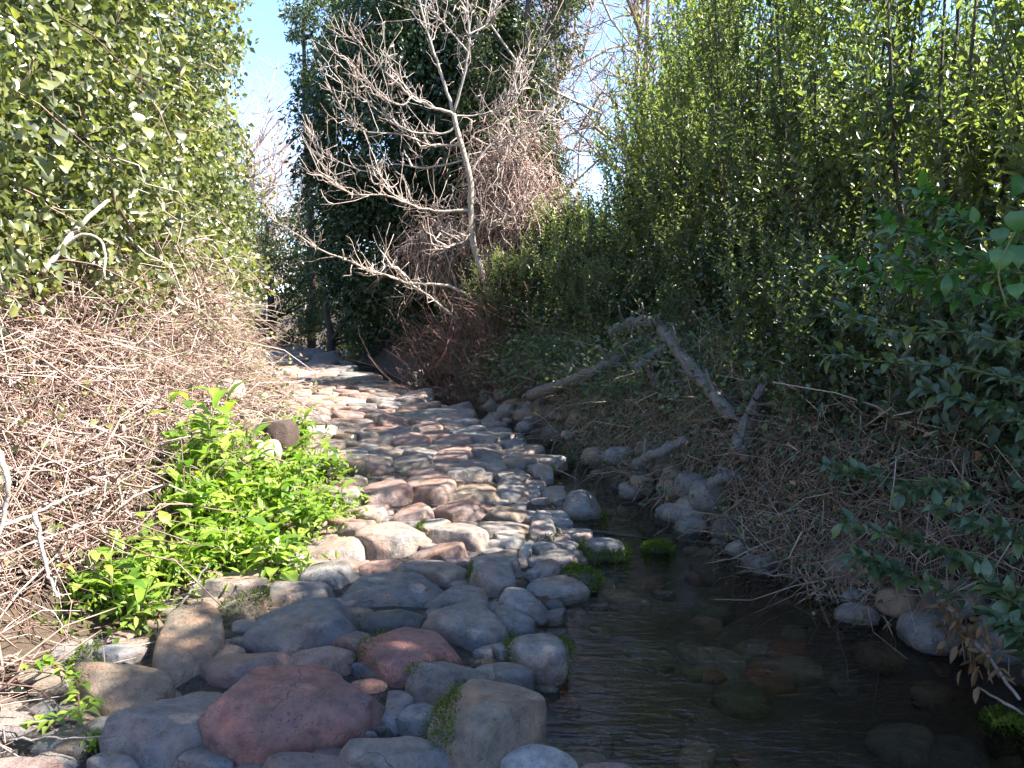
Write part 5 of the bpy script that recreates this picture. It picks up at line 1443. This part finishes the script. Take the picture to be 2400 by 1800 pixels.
def spray(label, pts, nl, leaves_, sc, group, r=0.006, sub=3, name='leafy_branch'):
    P = np.array(pts)
    base = thing(name, label, 'branch', P[0], group)
    tube('stem', P, r, r * 0.5, M_STEM, base, n=12, sides=5)
    q = resample(P, nl)
    tan = unit(np.gradient(q, axis=0))
    for i in range(nl):
        for k in range(sub):
            a = random.uniform(0, 6.28)
            side = np.cross(tan[i], [0, 0, 1.0]); side /= max(np.linalg.norm(side), 1e-6)
            upv = np.cross(side, tan[i])
            d = tan[i] * random.uniform(0.2, 0.9) + side * math.cos(a) + upv * math.sin(a) * 0.7
            put_leaf(random.choice(leaves_), base, q[i] + rng.normal(0, 0.012, 3), d, (random.uniform(-0.5, 0.1), random.uniform(-0.5, 0.2), 1), sc * random.uniform(0.7, 1.2))
NG = 'bright green branches at the right edge'
A_ = lambda x, y, d: at_y(x, y, d)
spray('uppermost bright green branch at the right edge', [A_(2400, 590, 3.3), A_(2290, 535, 3.2), A_(2220, 490, 3.15), A_(2150, 445, 3.1)], 26, BRIGHT, 0.85, NG)
spray('bright green branch below the uppermost one', [A_(2420, 680, 3.3), A_(2300, 610, 3.2), A_(2180, 560, 3.15), A_(2060, 520, 3.1)], 28, BRIGHT, 0.85, NG)
spray('long low bright branch with a curved tip pointing left', [A_(2420, 640, 3.2), A_(2250, 640, 3.15), A_(2090, 660, 3.1), A_(1960, 625, 3.1)], 30, BRIGHT, 0.9, NG)
spray('bright green branch in the middle of the right edge', [A_(2430, 760, 3.3), A_(2320, 700, 3.25), A_(2200, 680, 3.2), A_(2080, 600, 3.2)], 28, BRIGHT, 0.85, NG)
spray('shaded green branch under the long low one', [A_(2420, 830, 3.5), A_(2260, 780, 3.5), A_(2100, 780, 3.5), A_(1980, 740, 3.5)], 28, BROAD, 0.8, NG)
spray('drooping green branch above the dry brush', [A_(2400, 900, 3.6), A_(2250, 860, 3.6), A_(2100, 850, 3.6), A_(1930, 830, 3.7)], 28, BROAD, 0.8, NG)
hb = thing('heart_leaf_vine', 'vine with big heart shaped leaves at the right edge', 'vine', A_(2420, 520, 2.5))
tube('stem', [A_(2430, 460, 2.6), A_(2370, 560, 2.5), A_(2340, 640, 2.5), A_(2360, 720, 2.5)], 0.004, 0.003, M_STEM, hb, n=10, sides=5)
for (x, y, s) in [(2385, 520, 1.0), (2340, 560, 0.75), (2350, 610, 0.95), (2390, 600, 1.0), (2395, 440, 0.9), (2380, 690, 0.7)]:
    put_leaf(HEART, hb, A_(x, y - 25, 2.5), (random.uniform(-0.4, 0.3), random.uniform(-0.3, 0.1), -1), (random.uniform(-0.9, 0.3), -1, random.uniform(0.2, 1)), s * 0.68)
BG = 'broad leaved branches low on the right bank'
low_sprays = [
    ('broad leaved branch just above the pale boulder', [(2250, 1400, 3.9), (2130, 1350, 3.8), (2060, 1330, 3.8), (1990, 1300, 3.8)]),
    ('broad leaved branch nearest the lower right corner', [(2430, 1480, 3.2), (2390, 1420, 3.2), (2340, 1390, 3.2), (2290, 1350, 3.3)]),
    ('dark broad leaved branch in the middle of the right brush', [(2300, 1330, 3.8), (2200, 1290, 3.8), (2100, 1260, 3.8), (1980, 1230, 3.9)]),
    ('broad leaved branch along the right edge', [(2430, 1300, 3.4), (2370, 1260, 3.4), (2300, 1230, 3.4), (2200, 1190, 3.5)]),
    ('small broad leaved spray inside the dry brush', [(2120, 1130, 4.6), (2060, 1120, 4.6), (2000, 1110, 4.6), (1940, 1100, 4.6)]),
    ('broad leaved spray high in the right brush', [(2300, 1180, 4.0), (2240, 1150, 4.0), (2170, 1140, 4.0), (2110, 1160, 4.0)]),
    ('uppermost broad leaved branch over the right brush', [(2420, 1000, 3.8), (2330, 960, 3.8), (2240, 930, 3.8), (2160, 910, 3.9)]),
    ('broad leaved branch low over the water at right', [(2420, 1560, 3.1), (2400, 1500, 3.1), (2370, 1470, 3.1), (2330, 1440, 3.2)])]
for lab, p in low_sprays:
    spray(lab, [A_(*q) for q in p], 24, BROAD, 0.9, BG)

# fallen leaves
for (px, py, z, lab) in [(1010, 1378, 0.0, 'small orange leaf beside the grassy tuft in mid path'), (705, 1510, 0.06, 'rusty fallen leaf above the brown grey rounded stone'),
        (1475, 1352, -0.16, 'brown leaf afloat beside the moss capped stone'), (1850, 1190, -0.1, 'pale dead leaf hanging low under the right brush'),
        (645, 1365, 0.05, 'small brown leaf under the dark green rosette')]:
    p = at_z(px, py, z + 0.03)
    o = bpy.data.objects.new('fallen_leaf', bpy.data.meshes.get('dead_leaf') or blade_mesh('dead_leaf', [0.05, 0.4, 0.5, 0.35, 0.02], 0.06, 0.04, -0.3, 0.4, M_DRYLEAF))
    COL.objects.link(o)
    o.location = p; o.rotation_euler = (random.uniform(-0.3, 0.3), random.uniform(-0.3, 0.3), random.uniform(0, 6))
    tag(o, lab, 'leaf', 'fallen leaves')
